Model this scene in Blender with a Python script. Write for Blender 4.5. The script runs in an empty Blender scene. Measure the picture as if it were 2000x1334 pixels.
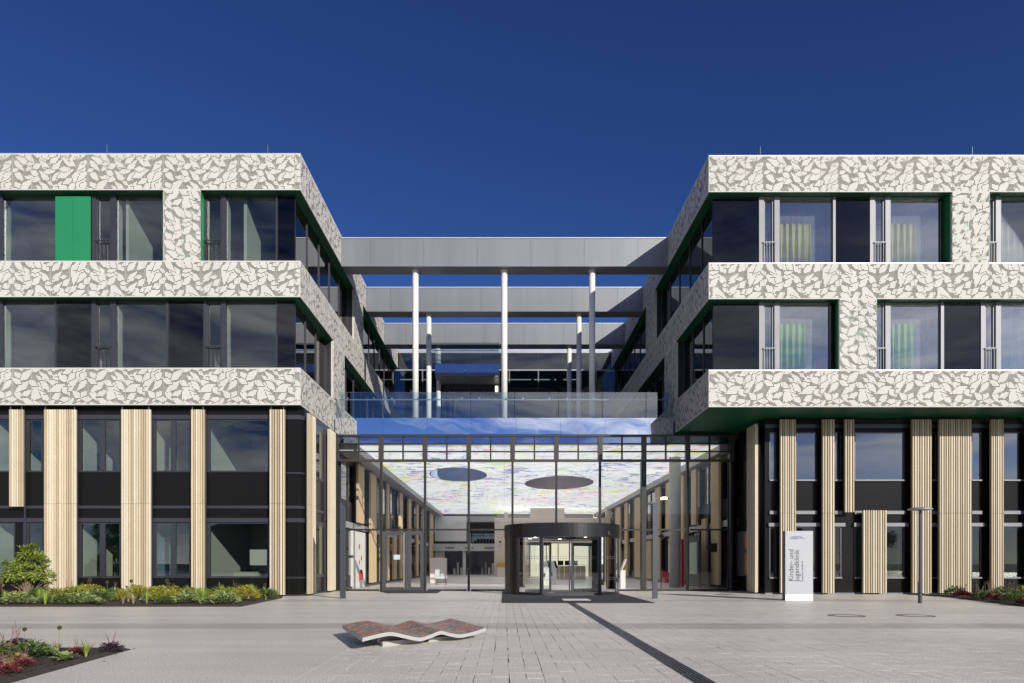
import bpy, bmesh, math, random
import numpy as np
from mathutils import Matrix, Vector, Euler

R = math.radians
scene = bpy.context.scene
COL = scene.collection
random.seed(7)

# ------------------------------------------------------------------ camera
F, CX, CY, EYE = 1333.333, 985.0, 1100.0, 1.3       # focal length in photo pixels, vanishing point, eye height
cam_d = bpy.data.cameras.new('camera')
cam = bpy.data.objects.new('camera', cam_d)
COL.objects.link(cam)
cam.location = (0, 0, EYE)
cam.rotation_euler = (R(90), 0, 0)
cam_d.sensor_width = 36.0
cam_d.lens = 24.0
cam_d.shift_x = 0.0075
cam_d.shift_y = 0.2165
cam_d.clip_start = 0.05
cam_d.clip_end = 5000
scene.camera = cam

# ------------------------------------------------------------------ sky and sun
SUN = Vector((-1.42, 2.08, -1.0)).normalized()        # direction the light travels
elev = math.asin(-SUN.z)
world = bpy.data.worlds.new('World')
scene.world = world
world.use_nodes = True
wn, wl = world.node_tree.nodes, world.node_tree.links
wn.clear()
sky = wn.new('ShaderNodeTexSky')
sky.sky_type = 'NISHITA'
sky.sun_disc = False
sky.sun_elevation = elev
sky.sun_rotation = math.atan2(-SUN.x, -SUN.y)
sky.altitude = 1200
sky.air_density = 0.75
sky.dust_density = 0.45
sky.ozone_density = 4.0
# a low bank of clouds round the horizon, clear blue above it
tc = wn.new('ShaderNodeTexCoord')
sep = wn.new('ShaderNodeSeparateXYZ')
wl.new(tc.outputs['Generated'], sep.inputs[0])
mp = wn.new('ShaderNodeMapping')
mp.inputs['Scale'].default_value = (2.2, 2.2, 9.0)
wl.new(tc.outputs['Generated'], mp.inputs[0])
nz = wn.new('ShaderNodeTexNoise')
nz.inputs['Scale'].default_value = 1.35
nz.inputs['Detail'].default_value = 9
nz.inputs['Roughness'].default_value = 0.62
nz.inputs['Distortion'].default_value = 0.5
wl.new(mp.outputs[0], nz.inputs['Vector'])
mr = wn.new('ShaderNodeMapRange')
mr.inputs[1].default_value = 0.41
mr.inputs[2].default_value = 0.64
wl.new(nz.outputs['Fac'], mr.inputs[0])
me = wn.new('ShaderNodeMapRange')
# the bank stands higher in the half of the sky the facades look at
ml = wn.new('ShaderNodeMath'); ml.operation = 'MULTIPLY_ADD'; ml.use_clamp = False
ml.inputs[1].default_value = 0.22
wl.new(sep.outputs['Y'], ml.inputs[0]); wl.new(sep.outputs['Z'], ml.inputs[2])
me.inputs[1].default_value = 0.36
me.inputs[2].default_value = 0.06
wl.new(ml.outputs[0], me.inputs[0])
mm = wn.new('ShaderNodeMath'); mm.operation = 'MULTIPLY'
wl.new(mr.outputs[0], mm.inputs[0]); wl.new(me.outputs[0], mm.inputs[1])
mix = wn.new('ShaderNodeMixRGB')
mix.inputs[2].default_value = (11.5, 11.4, 11.6, 1)
hs = wn.new('ShaderNodeHueSaturation')
hs.inputs['Hue'].default_value = 0.517
hs.inputs['Saturation'].default_value = 1.16
hs.inputs['Value'].default_value = 0.88
wl.new(sky.outputs[0], hs.inputs['Color'])
wl.new(mm.outputs[0], mix.inputs[0]); wl.new(hs.outputs[0], mix.inputs[1])
bg = wn.new('ShaderNodeBackground')
bg.inputs['Strength'].default_value = 0.085
wl.new(mix.outputs[0], bg.inputs['Color'])
wo = wn.new('ShaderNodeOutputWorld')
wl.new(bg.outputs[0], wo.inputs[0])

sun_d = bpy.data.lights.new('sun', 'SUN')
sun_d.energy = 4.0
sun_d.angle = R(0.5)
sun_d.color = (1.0, 0.94, 0.85)
sun = bpy.data.objects.new('sun', sun_d)
COL.objects.link(sun)
sun.rotation_euler = SUN.to_track_quat('-Z', 'Y').to_euler()

vs = scene.view_settings
vs.view_transform = 'Standard'
vs.look = 'None'
vs.exposure = 0.3
vs.gamma = 1.0
cy = scene.cycles
cy.max_bounces = 8
cy.diffuse_bounces = 4
cy.glossy_bounces = 4
cy.transmission_bounces = 4
cy.transparent_max_bounces = 24
cy.sample_clamp_indirect = 6.0
cy.caustics_reflective = False
cy.caustics_refractive = False
cy.use_denoising = True

# ------------------------------------------------------------------ materials
MATS = {}
def _n(nt, t, **kw):
    n = nt.nodes.new(t)
    for k, v in kw.items():
        setattr(n, k, v)
    return n

def mat(name, col, rough=0.5, metal=0.0, var=0.08, vscale=1.5, bump=0.0, bscale=60.0, spec=0.5, isl=0.0, obj=0.0, hue=0.0, streak=None, detail=4):
    if name in MATS:
        return MATS[name]
    m = bpy.data.materials.new(name); m.use_nodes = True
    nt = m.node_tree; L = nt.links
    b = nt.nodes['Principled BSDF']
    b.inputs['Roughness'].default_value = rough
    b.inputs['Metallic'].default_value = metal
    b.inputs['Specular IOR Level'].default_value = spec
    geo = _n(nt, 'ShaderNodeNewGeometry')
    vec = geo.outputs['Position']
    if streak:
        mpn = _n(nt, 'ShaderNodeMapping'); mpn.inputs['Scale'].default_value = streak
        L.new(vec, mpn.inputs[0]); vec = mpn.outputs[0]
    no = _n(nt, 'ShaderNodeTexNoise'); no.inputs['Scale'].default_value = vscale; no.inputs['Detail'].default_value = detail
    L.new(vec, no.inputs['Vector'])
    mr = _n(nt, 'ShaderNodeMapRange')
    mr.inputs[1].default_value = 0.25; mr.inputs[2].default_value = 0.75
    mr.inputs[3].default_value = 1 - var; mr.inputs[4].default_value = 1 + var
    L.new(no.outputs['Fac'], mr.inputs[0])
    hsv = _n(nt, 'ShaderNodeHueSaturation'); hsv.inputs['Color'].default_value = (*col, 1)
    val = mr.outputs[0]
    rnd = None
    if isl or obj:
        if isl:
            rnd = geo.outputs['Random Per Island']; amt = isl
        else:
            oi = _n(nt, 'ShaderNodeObjectInfo'); rnd = oi.outputs['Random']; amt = obj
        m2 = _n(nt, 'ShaderNodeMapRange'); m2.inputs[3].default_value = 1 - amt; m2.inputs[4].default_value = 1 + amt
        L.new(rnd, m2.inputs[0])
        mu = _n(nt, 'ShaderNodeMath', operation='MULTIPLY'); L.new(val, mu.inputs[0]); L.new(m2.outputs[0], mu.inputs[1]); val = mu.outputs[0]
        if hue:
            m3 = _n(nt, 'ShaderNodeMapRange'); m3.inputs[3].default_value = 0.5 - hue; m3.inputs[4].default_value = 0.5 + hue
            wnz = _n(nt, 'ShaderNodeTexWhiteNoise'); wnz.noise_dimensions = '1D'; L.new(rnd, wnz.inputs['W'])
            L.new(wnz.outputs['Value'], m3.inputs[0]); L.new(m3.outputs[0], hsv.inputs['Hue'])
    L.new(val, hsv.inputs['Value'])
    L.new(hsv.outputs[0], b.inputs['Base Color'])
    if bump:
        nb = _n(nt, 'ShaderNodeTexNoise'); nb.inputs['Scale'].default_value = bscale; nb.inputs['Detail'].default_value = 3
        L.new(geo.outputs['Position'], nb.inputs['Vector'])
        bp = _n(nt, 'ShaderNodeBump'); bp.inputs['Strength'].default_value = bump; bp.inputs['Distance'].default_value = 0.02
        L.new(nb.outputs['Fac'], bp.inputs['Height']); L.new(bp.outputs[0], b.inputs['Normal'])
    MATS[name] = m
    return m

def glass(name, tint, base=0.02, k=1.0, rough=0.0, wave=0.0, wscale=0.5, gcol=(1, 1, 1)):
    if name in MATS:
        return MATS[name]
    m = bpy.data.materials.new(name); m.use_nodes = True
    nt = m.node_tree; L = nt.links; nt.nodes.clear()
    out = _n(nt, 'ShaderNodeOutputMaterial')
    tr = _n(nt, 'ShaderNodeBsdfTransparent'); tr.inputs[0].default_value = (*tint, 1)
    gl = _n(nt, 'ShaderNodeBsdfGlossy'); gl.inputs['Roughness'].default_value = rough; gl.inputs[0].default_value = (*gcol, 1)
    fr = _n(nt, 'ShaderNodeFresnel'); fr.inputs['IOR'].default_value = 1.5
    mu = _n(nt, 'ShaderNodeMath', operation='MULTIPLY_ADD', use_clamp=True); mu.inputs[1].default_value = k; mu.inputs[2].default_value = base
    L.new(fr.outputs[0], mu.inputs[0])
    mx = _n(nt, 'ShaderNodeMixShader')
    L.new(mu.outputs[0], mx.inputs[0]); L.new(tr.outputs[0], mx.inputs[1]); L.new(gl.outputs[0], mx.inputs[2])
    if wave:
        geo = _n(nt, 'ShaderNodeNewGeometry')
        nb = _n(nt, 'ShaderNodeTexNoise'); nb.inputs['Scale'].default_value = wscale; nb.inputs['Detail'].default_value = 1
        L.new(geo.outputs['Position'], nb.inputs['Vector'])
        bp = _n(nt, 'ShaderNodeBump'); bp.inputs['Strength'].default_value = 1.0; bp.inputs['Distance'].default_value = wave
        L.new(nb.outputs['Fac'], bp.inputs['Height']); L.new(bp.outputs[0], gl.inputs['Normal'])
    L.new(mx.outputs[0], out.inputs[0])
    MATS[name] = m
    return m

def emit(name, col, s):
    if name in MATS:
        return MATS[name]
    m = bpy.data.materials.new(name); m.use_nodes = True
    b = m.node_tree.nodes['Principled BSDF']
    b.inputs['Base Color'].default_value = (*col, 1)
    b.inputs['Emission Color'].default_value = (*col, 1)
    b.inputs['Emission Strength'].default_value = s
    MATS[name] = m
    return m

def stone(name, col, band=True, grain=0.16):
    """pale exposed-aggregate paving with two darker bands running across the square"""
    m = mat(name, col, rough=0.42, var=0.07, vscale=0.35, bump=0.12, bscale=160, spec=0.4, detail=6, isl=0.045)
    nt = m.node_tree; L = nt.links
    b = nt.nodes['Principled BSDF']
    src = b.inputs['Base Color'].links[0].from_socket
    geo = _n(nt, 'ShaderNodeNewGeometry')
    g1 = _n(nt, 'ShaderNodeTexNoise'); g1.inputs['Scale'].default_value = 38; g1.inputs['Detail'].default_value = 6; g1.inputs['Roughness'].default_value = 0.8
    L.new(geo.outputs['Position'], g1.inputs['Vector'])
    r1 = _n(nt, 'ShaderNodeMapRange'); r1.inputs[1].default_value = 0.38; r1.inputs[2].default_value = 0.62
    r1.inputs[3].default_value = 1 - grain; r1.inputs[4].default_value = 1 + grain
    L.new(g1.outputs['Fac'], r1.inputs[0])
    # soft wear patches dragged along the walking direction
    mp = _n(nt, 'ShaderNodeMapping'); mp.inputs['Scale'].default_value = (0.25, 1.2, 1)
    L.new(geo.outputs['Position'], mp.inputs[0])
    g2 = _n(nt, 'ShaderNodeTexNoise'); g2.inputs['Scale'].default_value = 1.0; g2.inputs['Detail'].default_value = 5
    L.new(mp.outputs[0], g2.inputs['Vector'])
    r2 = _n(nt, 'ShaderNodeMapRange'); r2.inputs[1].default_value = 0.3; r2.inputs[2].default_value = 0.7
    r2.inputs[3].default_value = 0.9; r2.inputs[4].default_value = 1.07
    L.new(g2.outputs['Fac'], r2.inputs[0])
    f = _n(nt, 'ShaderNodeMath', operation='MULTIPLY'); L.new(r1.outputs[0], f.inputs[0]); L.new(r2.outputs[0], f.inputs[1])
    fac = f.outputs[0]
    if band:
        sp = _n(nt, 'ShaderNodeSeparateXYZ'); L.new(geo.outputs['Position'], sp.inputs[0])
        for (y0, y1, k) in ((13.55, 14.72, 0.74), (23.1, 24.3, 0.82)):
            c1 = _n(nt, 'ShaderNodeMath', operation='GREATER_THAN'); L.new(sp.outputs['Y'], c1.inputs[0]); c1.inputs[1].default_value = y0
            c2 = _n(nt, 'ShaderNodeMath', operation='LESS_THAN'); L.new(sp.outputs['Y'], c2.inputs[0]); c2.inputs[1].default_value = y1
            c3 = _n(nt, 'ShaderNodeMath', operation='MULTIPLY'); L.new(c1.outputs[0], c3.inputs[0]); L.new(c2.outputs[0], c3.inputs[1])
            c4 = _n(nt, 'ShaderNodeMath', operation='MULTIPLY_ADD'); L.new(c3.outputs[0], c4.inputs[0]); c4.inputs[1].default_value = k - 1; c4.inputs[2].default_value = 1
            c5 = _n(nt, 'ShaderNodeMath', operation='MULTIPLY'); L.new(fac, c5.inputs[0]); L.new(c4.outputs[0], c5.inputs[1]); fac = c5.outputs[0]
    g3 = _n(nt, 'ShaderNodeTexNoise'); g3.inputs['Scale'].default_value = 0.55; g3.inputs['Detail'].default_value = 6; g3.inputs['Roughness'].default_value = 0.65
    L.new(geo.outputs['Position'], g3.inputs['Vector'])
    r3 = _n(nt, 'ShaderNodeMapRange'); r3.inputs[1].default_value = 0.60; r3.inputs[2].default_value = 0.78; r3.inputs[4].default_value = 0.55
    L.new(g3.outputs['Fac'], r3.inputs[0])
    st = _n(nt, 'ShaderNodeMixRGB', blend_type='MULTIPLY'); st.inputs[2].default_value = (0.78, 0.68, 0.56, 1)
    L.new(r3.outputs[0], st.inputs[0]); L.new(src, st.inputs[1]); src = st.outputs[0]
    # sparse dark specks of gum and grit
    vo = _n(nt, 'ShaderNodeTexVoronoi'); vo.inputs['Scale'].default_value = 1.6; L.new(geo.outputs['Position'], vo.inputs['Vector'])
    sk = _n(nt, 'ShaderNodeMath', operation='LESS_THAN'); L.new(vo.outputs['Distance'], sk.inputs[0]); sk.inputs[1].default_value = 0.03
    sm = _n(nt, 'ShaderNodeMixRGB', blend_type='MULTIPLY'); sm.inputs[2].default_value = (0.55, 0.52, 0.5, 1)
    L.new(sk.outputs[0], sm.inputs[0]); L.new(src, sm.inputs[1]); src = sm.outputs[0]
    vm = _n(nt, 'ShaderNodeVectorMath', operation='SCALE'); L.new(src, vm.inputs[0]); L.new(fac, vm.inputs['Scale'])
    L.new(vm.outputs[0], b.inputs['Base Color'])
    return m

M_PANEL = mat('cream_perforated_sheet', (0.56, 0.548, 0.51), rough=0.7, spec=0.2, var=0.03, vscale=0.8, obj=0.025)
M_BACK = mat('cavity_lining', (0.15, 0.15, 0.105), rough=0.8)
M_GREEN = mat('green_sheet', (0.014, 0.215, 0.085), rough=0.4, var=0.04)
M_COPING = mat('coping_metal', (0.55, 0.56, 0.57), rough=0.4, metal=0.3)
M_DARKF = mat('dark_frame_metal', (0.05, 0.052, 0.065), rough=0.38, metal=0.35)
M_LIGHTF = mat('pale_sunlit_metal', (0.17, 0.175, 0.195), rough=0.5, metal=0.2)  # pale metal; on the right wing's frames the colour holds sun glare
M_RAIL = mat('bright_metal', (0.42, 0.43, 0.45), rough=0.35, metal=0.4)
M_BLACK = mat('black_spandrel', (0.009, 0.009, 0.009), rough=0.25, spec=0.12, var=0.05)
M_SOFF = mat('soffit_green_shaded', (0.006, 0.085, 0.037), rough=0.45, var=0.05)  # darker copy of the green sheet; underside shade is in the colour
M_BLACKM = mat('black_matt', (0.012, 0.012, 0.013), rough=0.5, var=0.05)
M_GREY = mat('grey_cladding', (0.21, 0.222, 0.245), rough=0.42, metal=0.25, var=0.10, vscale=0.9, obj=0.03, streak=(1.6, 1, 0.10), detail=7)
M_WHITE = mat('white_paint', (0.76, 0.75, 0.71), rough=0.45, var=0.03)
M_ROOM = mat('room_paint', (0.66, 0.69, 0.63), rough=0.8, var=0.04)
M_ROOMC = mat('room_ceiling', (0.62, 0.64, 0.60), rough=0.8, var=0.03)
M_ROOMF = mat('room_floor', (0.16, 0.17, 0.18), rough=0.4)
M_BLUEW = mat('blue_room_paint', (0.20, 0.33, 0.50), rough=0.8)
M_CURT = mat('curtain_green', (0.42, 0.66, 0.20), rough=0.9, var=0.06, vscale=3, obj=0.06)
M_CURY = mat('curtain_yellow', (0.76, 0.70, 0.24), rough=0.9, var=0.06, vscale=3, obj=0.06)
M_GLASSL = glass('window_glass_left', (0.78, 0.82, 0.80), base=0.03, k=0.9, wave=0.0006)
M_GLASSR = glass('window_glass_right', (0.90, 0.93, 0.92), base=0.13, k=1.2, wave=0.0012, wscale=0.4)
M_GLASSU = glass('upper_ground_glass_right', (0.45, 0.48, 0.5), base=0.14, k=1.2, wave=0.0015, wscale=0.6)
M_GLASSG = glass('ground_glass_right', (0.70, 0.75, 0.74), base=0.0, k=0.8, wave=0.0008)
M_GLASSD = glass('window_glass_side', (0.16, 0.18, 0.2), base=0.03, k=1.0, wave=0.0006)
def sheer_mat():
    m = bpy.data.materials.new('sheer_net'); m.use_nodes = True
    nt = m.node_tree; L = nt.links; nt.nodes.clear()
    out = _n(nt, 'ShaderNodeOutputMaterial'); tr = _n(nt, 'ShaderNodeBsdfTransparent'); di = _n(nt, 'ShaderNodeBsdfDiffuse'); di.inputs[0].default_value = (0.74, 0.74, 0.76, 1)
    geo = _n(nt, 'ShaderNodeNewGeometry'); mp = _n(nt, 'ShaderNodeMapping'); mp.inputs['Scale'].default_value = (16, 0.1, 0.25); L.new(geo.outputs['Position'], mp.inputs[0])
    no = _n(nt, 'ShaderNodeTexNoise'); no.inputs['Scale'].default_value = 1.0; no.inputs['Detail'].default_value = 4; L.new(mp.outputs[0], no.inputs['Vector'])
    mr = _n(nt, 'ShaderNodeMapRange'); mr.inputs[1].default_value = 0.25; mr.inputs[2].default_value = 0.75; mr.inputs[3].default_value = 0.10; mr.inputs[4].default_value = 0.34; L.new(no.outputs['Fac'], mr.inputs[0])
    mx = _n(nt, 'ShaderNodeMixShader'); L.new(mr.outputs[0], mx.inputs[0]); L.new(tr.outputs[0], mx.inputs[1]); L.new(di.outputs[0], mx.inputs[2]); L.new(mx.outputs[0], out.inputs[0])
    return m
M_SHEER = sheer_mat()
M_GLASSH = glass('hall_glass', (0.97, 0.98, 0.985), base=0.0, k=0.4)
M_GLASSB = glass('balustrade_glass', (0.80, 0.88, 0.92), base=0.05, k=1.2)
M_GLASST = glass('spandrel_glass', (0.35, 0.38, 0.42), base=0.42, k=1.0, gcol=(0.50, 0.62, 0.92), wave=0.004, wscale=0.8)
M_MIRROR = glass('mirror_glass', (0.0, 0.0, 0.0), base=0.98, k=1.0, wave=0.010, wscale=0.55, gcol=(0.74, 0.77, 0.82))
M_DPANEL = glass('dark_infill_glass', (0.03, 0.03, 0.035), base=0.015, k=0.9, wave=0.001)
M_SL = [mat('slat_cream', (0.53, 0.45, 0.315), rough=0.55, var=0.05, obj=0.05), mat('slat_beige', (0.39, 0.315, 0.205), rough=0.55, var=0.05, obj=0.05),
        mat('slat_ivory', (0.60, 0.54, 0.425), rough=0.55, var=0.04, obj=0.04)]
M_STONE = stone('plaza_stone', (0.72, 0.675, 0.595), grain=0.40)
M_SAND = mat('joint_sand', (0.045, 0.042, 0.038), rough=0.9, var=0.2, vscale=8)
M_SOIL = mat('soil', (0.055, 0.042, 0.032), rough=0.95, var=0.35, vscale=9, bump=0.8, bscale=35)

# ------------------------------------------------------------------ mesh helpers
class MB:
    def __init__(s):
        s.v, s.f = [], []
    def add(s, vs_, fs_):
        o = len(s.v)
        s.v += [tuple(p) for p in vs_]
        s.f += [tuple(i + o for i in f) for f in fs_]
        return s
    def box(s, x0, x1, y0, y1, z0, z1):
        if x0 > x1: x0, x1 = x1, x0
        if y0 > y1: y0, y1 = y1, y0
        if z0 > z1: z0, z1 = z1, z0
        return s.add([(x0, y0, z0), (x1, y0, z0), (x1, y1, z0), (x0, y1, z0), (x0, y0, z1), (x1, y0, z1), (x1, y1, z1), (x0, y1, z1)],
                     [(0, 3, 2, 1), (4, 5, 6, 7), (0, 1, 5, 4), (1, 2, 6, 5), (2, 3, 7, 6), (3, 0, 4, 7)])
    def quad(s, a, b, c, d):
        return s.add([a, b, c, d], [(0, 1, 2, 3)])
    def prism(s, poly, z0, z1):
        n = len(poly)
        vs_ = [(x, y, z0) for x, y in poly] + [(x, y, z1) for x, y in poly]
        fs_ = [tuple(range(n - 1, -1, -1)), tuple(range(n, 2 * n))] + [(i, (i + 1) % n, n + (i + 1) % n, n + i) for i in range(n)]
        return s.add(vs_, fs_)
    def cyl(s, x, y, z0, z1, r0, r1=None, n=20):
        r1 = r0 if r1 is None else r1
        a = [2 * math.pi * i / n for i in range(n)]
        vs_ = [(x + r0 * math.cos(t), y + r0 * math.sin(t), z0) for t in a] + [(x + r1 * math.cos(t), y + r1 * math.sin(t), z1) for t in a]
        return s.add(vs_, [tuple(range(n - 1, -1, -1)), tuple(range(n, 2 * n))] + [(i, (i + 1) % n, n + (i + 1) % n, n + i) for i in range(n)])
    def tube(s, p, q, r0, r1=None, n=6):
        p, q = Vector(p), Vector(q); r1 = r0 if r1 is None else r1
        d = (q - p).normalized()
        u = d.orthogonal().normalized(); w = d.cross(u)
        a = [2 * math.pi * i / n for i in range(n)]
        vs_ = [p + (u * math.cos(t) + w * math.sin(t)) * r0 for t in a] + [q + (u * math.cos(t) + w * math.sin(t)) * r1 for t in a]
        return s.add(vs_, [tuple(range(n - 1, -1, -1)), tuple(range(n, 2 * n))] + [(i, (i + 1) % n, n + (i + 1) % n, n + i) for i in range(n)])
    def arc(s, cx, cy_, r0, r1, a0, a1, z0, z1, n=16):
        """curved wall between two radii, closed"""
        vs_, fs_ = [], []
        for i in range(n + 1):
            t = a0 + (a1 - a0) * i / n
            c, sn = math.cos(t), math.sin(t)
            vs_ += [(cx + r0 * c, cy_ + r0 * sn, z0), (cx + r1 * c, cy_ + r1 * sn, z0), (cx + r1 * c, cy_ + r1 * sn, z1), (cx + r0 * c, cy_ + r0 * sn, z1)]
        for i in range(n):
            o, p = 4 * i, 4 * i + 4
            fs_ += [(o, o + 1, p + 1, p), (o + 1, o + 2, p + 2, p + 1), (o + 2, o + 3, p + 3, p + 2), (o + 3, o, p, p + 3)]
        fs_ += [(0, 3, 2, 1), (4 * n, 4 * n + 1, 4 * n + 2, 4 * n + 3)]
        return s.add(vs_, fs_)
    def mesh(s, name, m, smooth=False):
        d = bpy.data.meshes.new(name)
        d.from_pydata(s.v, [], s.f)
        d.materials.append(m)
        if smooth:
            d.polygons.foreach_set('use_smooth', [True] * len(d.polygons))
        d.update()
        return d
    def build(s, name, m, parent=None, smooth=False):
        return put(name, s.mesh(name, m, smooth), parent)

def put(name, mesh, parent=None, loc=None, rz=0.0, sc=None):
    o = bpy.data.objects.new(name, mesh)
    COL.objects.link(o)
    if parent is not None:
        o.parent = parent
        if not parent.get('_local'):
            o.matrix_parent_inverse = Matrix.Translation(-Vector(parent.location))
    if loc is not None:
        o.location = loc
    if rz:
        o.rotation_euler = (0, 0, rz)
    if sc is not None:
        o.scale = sc if hasattr(sc, '__len__') else (sc, sc, sc)
    return o

def tag(o, label=None, cat=None, group=None, kind=None):
    if label: o['label'] = label
    if cat: o['category'] = cat
    if group: o['group'] = group
    if kind: o['kind'] = kind
    elif cat: o['kind'] = 'thing'
    return o

def thing(name, label, cat, loc=(0, 0, 0), group=None):
    o = bpy.data.objects.new(name, None)
    o.empty_display_size = 0.3
    COL.objects.link(o)
    o.location = loc
    return tag(o, label, cat, group)

def box(name, m, parent, *b):
    return MB().box(*b).build(name, m, parent)

def dup(root, loc, rz=0.0, sc=1.0, label=None):
    """copy of a thing with its parts and sub-parts, sharing mesh data"""
    r = root.copy(); COL.objects.link(r)
    r.location = loc; r.rotation_euler = (0, 0, rz); r.scale = (sc, sc, sc)
    if label: r['label'] = label
    for ch in CH.get(root.name, []):
        c = ch.copy(); COL.objects.link(c); c.parent = r
    return r
CH = {}

def pxX(px, Y): return (px - CX) * Y / F
def pyZ(py, Y): return EYE + (CY - py) * Y / F
def pyY(py, z=0.0): return (EYE - z) * F / (py - CY)

# ================================================================== GROUND
tag(MB().quad((-900, -900, -0.035), (900, -900, -0.035), (900, 900, -0.035), (-900, 900, -0.035)).build('ground', M_SAND), kind='structure')
plaza = bpy.data.objects.new('plaza', None); COL.objects.link(plaza)
tag(plaza, kind='structure')
PX0 = -2.6
PX0 = 2.055 - 0.20 * 22
MB().box(-70, PX0 - 0.004, -60, 33, -0.03, 0.0).build('smooth_slab', M_STONE, plaza)
MB().box(PX0 - 0.003, 70, -60, 5.0, -0.03, 0.0).build('near_slab', M_STONE, plaza)
MB().box(2.305 + 0.20 * 99 + 0.004, 70, 5.004, 33, -0.03, 0.0).build('side_slab', M_STONE, plaza)
rng = random.Random(3)
PW, PL, JT = 0.20, 0.40, 0.0055
def paver_geo(mb, x, y, l, dz, lx=0, ly=0):
    # worn edges: every joint is a little tighter or wider than the next
    e = [rng.choice((0.0006, 0.0008, 0.001, 0.0016, 0.0055, 0.0085)) for _ in range(4)]
    x0, x1, y0, y1 = x + e[0], x + PW - e[1], y + e[2], y + l - e[3]
    z = dz
    mb.add([(x0, y0, z), (x1, y0, z), (x1, y1, z), (x0, y1, z), (x0, y0, -0.03), (x1, y0, -0.03), (x1, y1, -0.03), (x0, y1, -0.03)],
           [(0, 1, 2, 3), (4, 5, 1, 0), (5, 6, 2, 1), (6, 7, 3, 2), (7, 4, 0, 3)])
DRX0, DRX1 = 2.055, 2.305                 # the drain channel
cells = []
cols_x = [DRX0 - PW * (k + 1) for k in range(22)] + [DRX1 + PW * k for k in range(99)]
PX0 = DRX0 - PW * 22
for x in cols_x:
    y = 5.0 - rng.random() * PL
    while y < 32.0:
        cells.append((x, max(y, 5.004), y + PL - max(y, 5.004)))
        y += PL
cells = [c for c in cells if c[2] > 0.06 and c[1] + c[2] < 32.0]
# largest in view first: those near the camera inside the frame
def inview(c):
    X, Y = c[0] + PW / 2, c[1] + c[2] / 2
    px, py = CX + X / Y * F, CY + EYE / Y * F
    return -10 < px < 2010 and py < 1345
near = sorted([c for c in cells if inview(c) and c[2] > PL - 0.01], key=lambda c: c[1])[:300]
nearset = set(near)
variants = []
for k in range(10):
    mb = MB(); paver_geo(mb, 0, 0, PL, 0.0)
    variants.append(mb.mesh('paver', M_STONE))
for c in near:
    o = put('paver', variants[rng.randrange(10)], plaza, (c[0], c[1], rng.uniform(-0.0002, 0.0002)))
mb = MB()
for c in cells:
    if c not in nearset:
        paver_geo(mb, c[0], c[1], c[2], rng.uniform(-0.0002, 0.0002))
tag(mb.build('far_pavers', M_STONE, plaza), kind='stuff')

# drain channel
M_CAST = mat('cast_iron', (0.24, 0.245, 0.26), rough=0.35, metal=0.7, var=0.25, vscale=1.2)
dr = thing('drain_channel', 'long black slotted drain channel running through the paving to the entrance', 'drain', (2.2, 14, 0))
mb = MB().box(DRX0 + 0.005, DRX1 - 0.005, 5.0, 26.6, -0.03, -0.014)
mb.build('channel', M_BLACKM, dr)
mb = MB()
nb = 5
for k in range(nb):
    w = (DRX1 - DRX0 - 0.012) / nb
    xx = DRX0 + 0.006 + k * w
    mb.box(xx, xx + w * 0.42, 5.0, 26.6, -0.013, 0.001)
tag(mb.build('bar', M_CAST, dr), kind='stuff')
y = 5.0
while y < 26.6:
    box('cross_bar', M_CAST, dr, DRX0 + 0.006, DRX1 - 0.006, y, y + 0.03, -0.0135, -0.002)
    y += 1.0

# mats
M_MAT = mat('entrance_mat', (0.030, 0.031, 0.034), rough=0.9, var=0.1, vscale=20, bump=0.3, bscale=120)
tag(MB().box(-0.09, 4.92, 22.25, 31.8, 0.0, 0.012).build('entrance_mat', M_MAT), 'large dark grey mat in front of the revolving door', 'mat')
tag(MB().prism([(-5.05, 29.4), (-2.9, 29.4), (-2.95, 31.85), (-5.9, 31.85)][0:4], 0.0, 0.012).build('door_mat', M_MAT), 'small dark mat before the grey double glass door', 'mat')
tag(MB().box(2.05, 3.0, 23.6, 24.6, 0.013, 0.022).build('threshold_plate', M_WHITE), 'white metal plate lying on the dark mat at the drain end', 'plate')

# manhole covers
M_RUST = mat('rusty_iron', (0.075, 0.045, 0.025), rough=0.6, metal=0.5, var=0.3, vscale=12)
for (px, nm) in ((1653, 'left'), (1788, 'right')):
    Yc = 16.9
    Xc = pxX(px, Yc)
    mh = thing('manhole_cover', 'round paved manhole cover with rusty rim, %s of the two' % ('nearer the sign' if nm == 'left' else 'nearer the lamp'), 'manhole', (Xc, Yc, 0))
    mb = MB().arc(Xc, Yc, 0.36, 0.43, 0, 2 * math.pi, -0.02, 0.005, 40)
    mb.build('rim', M_RUST, mh)
    mb = MB().cyl(Xc, Yc, -0.02, 0.003, 0.355, n=40); mb.build('cover_plate', M_STONE, mh)
    mb = MB().arc(Xc, Yc, 0.30, 0.32, 0, 2 * math.pi, -0.02, 0.006, 40); mb.build('inner_ring', M_RUST, mh)

# ================================================================== PERFORATED LEAF PANELS
YF = 26.667
PN = 0.735
NC = 19
CP = PN / NC
NRP = 96                                            # pattern rows per period
NCP = 4 * NC
prng = random.Random(11)
occ = np.zeros((NRP, NCP), bool)                    # cell belongs to a leaf (solid sheet)
yy, xx = np.mgrid[0:NRP, 0:NCP]
def leaf_mask(cx, cy_, L, W, a, tip=0.0, ex=1.25):
    dx = (xx - cx + NCP / 2) % NCP - NCP / 2
    dy = (yy - cy_ + NRP / 2) % NRP - NRP / 2
    u = dx * math.cos(a) + dy * math.sin(a)
    v = -dx * math.sin(a) + dy * math.cos(a)
    t = np.clip(u / (L / 2), -1, 1)
    tt = np.clip((t + tip) / (1 + tip * np.sign(t + tip) + 1e-9), -1, 1)
    w = (W / 2) * (1 - np.abs(tt) ** ex)
    return (np.abs(u) < L / 2) & (np.abs(v) < w)
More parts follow.
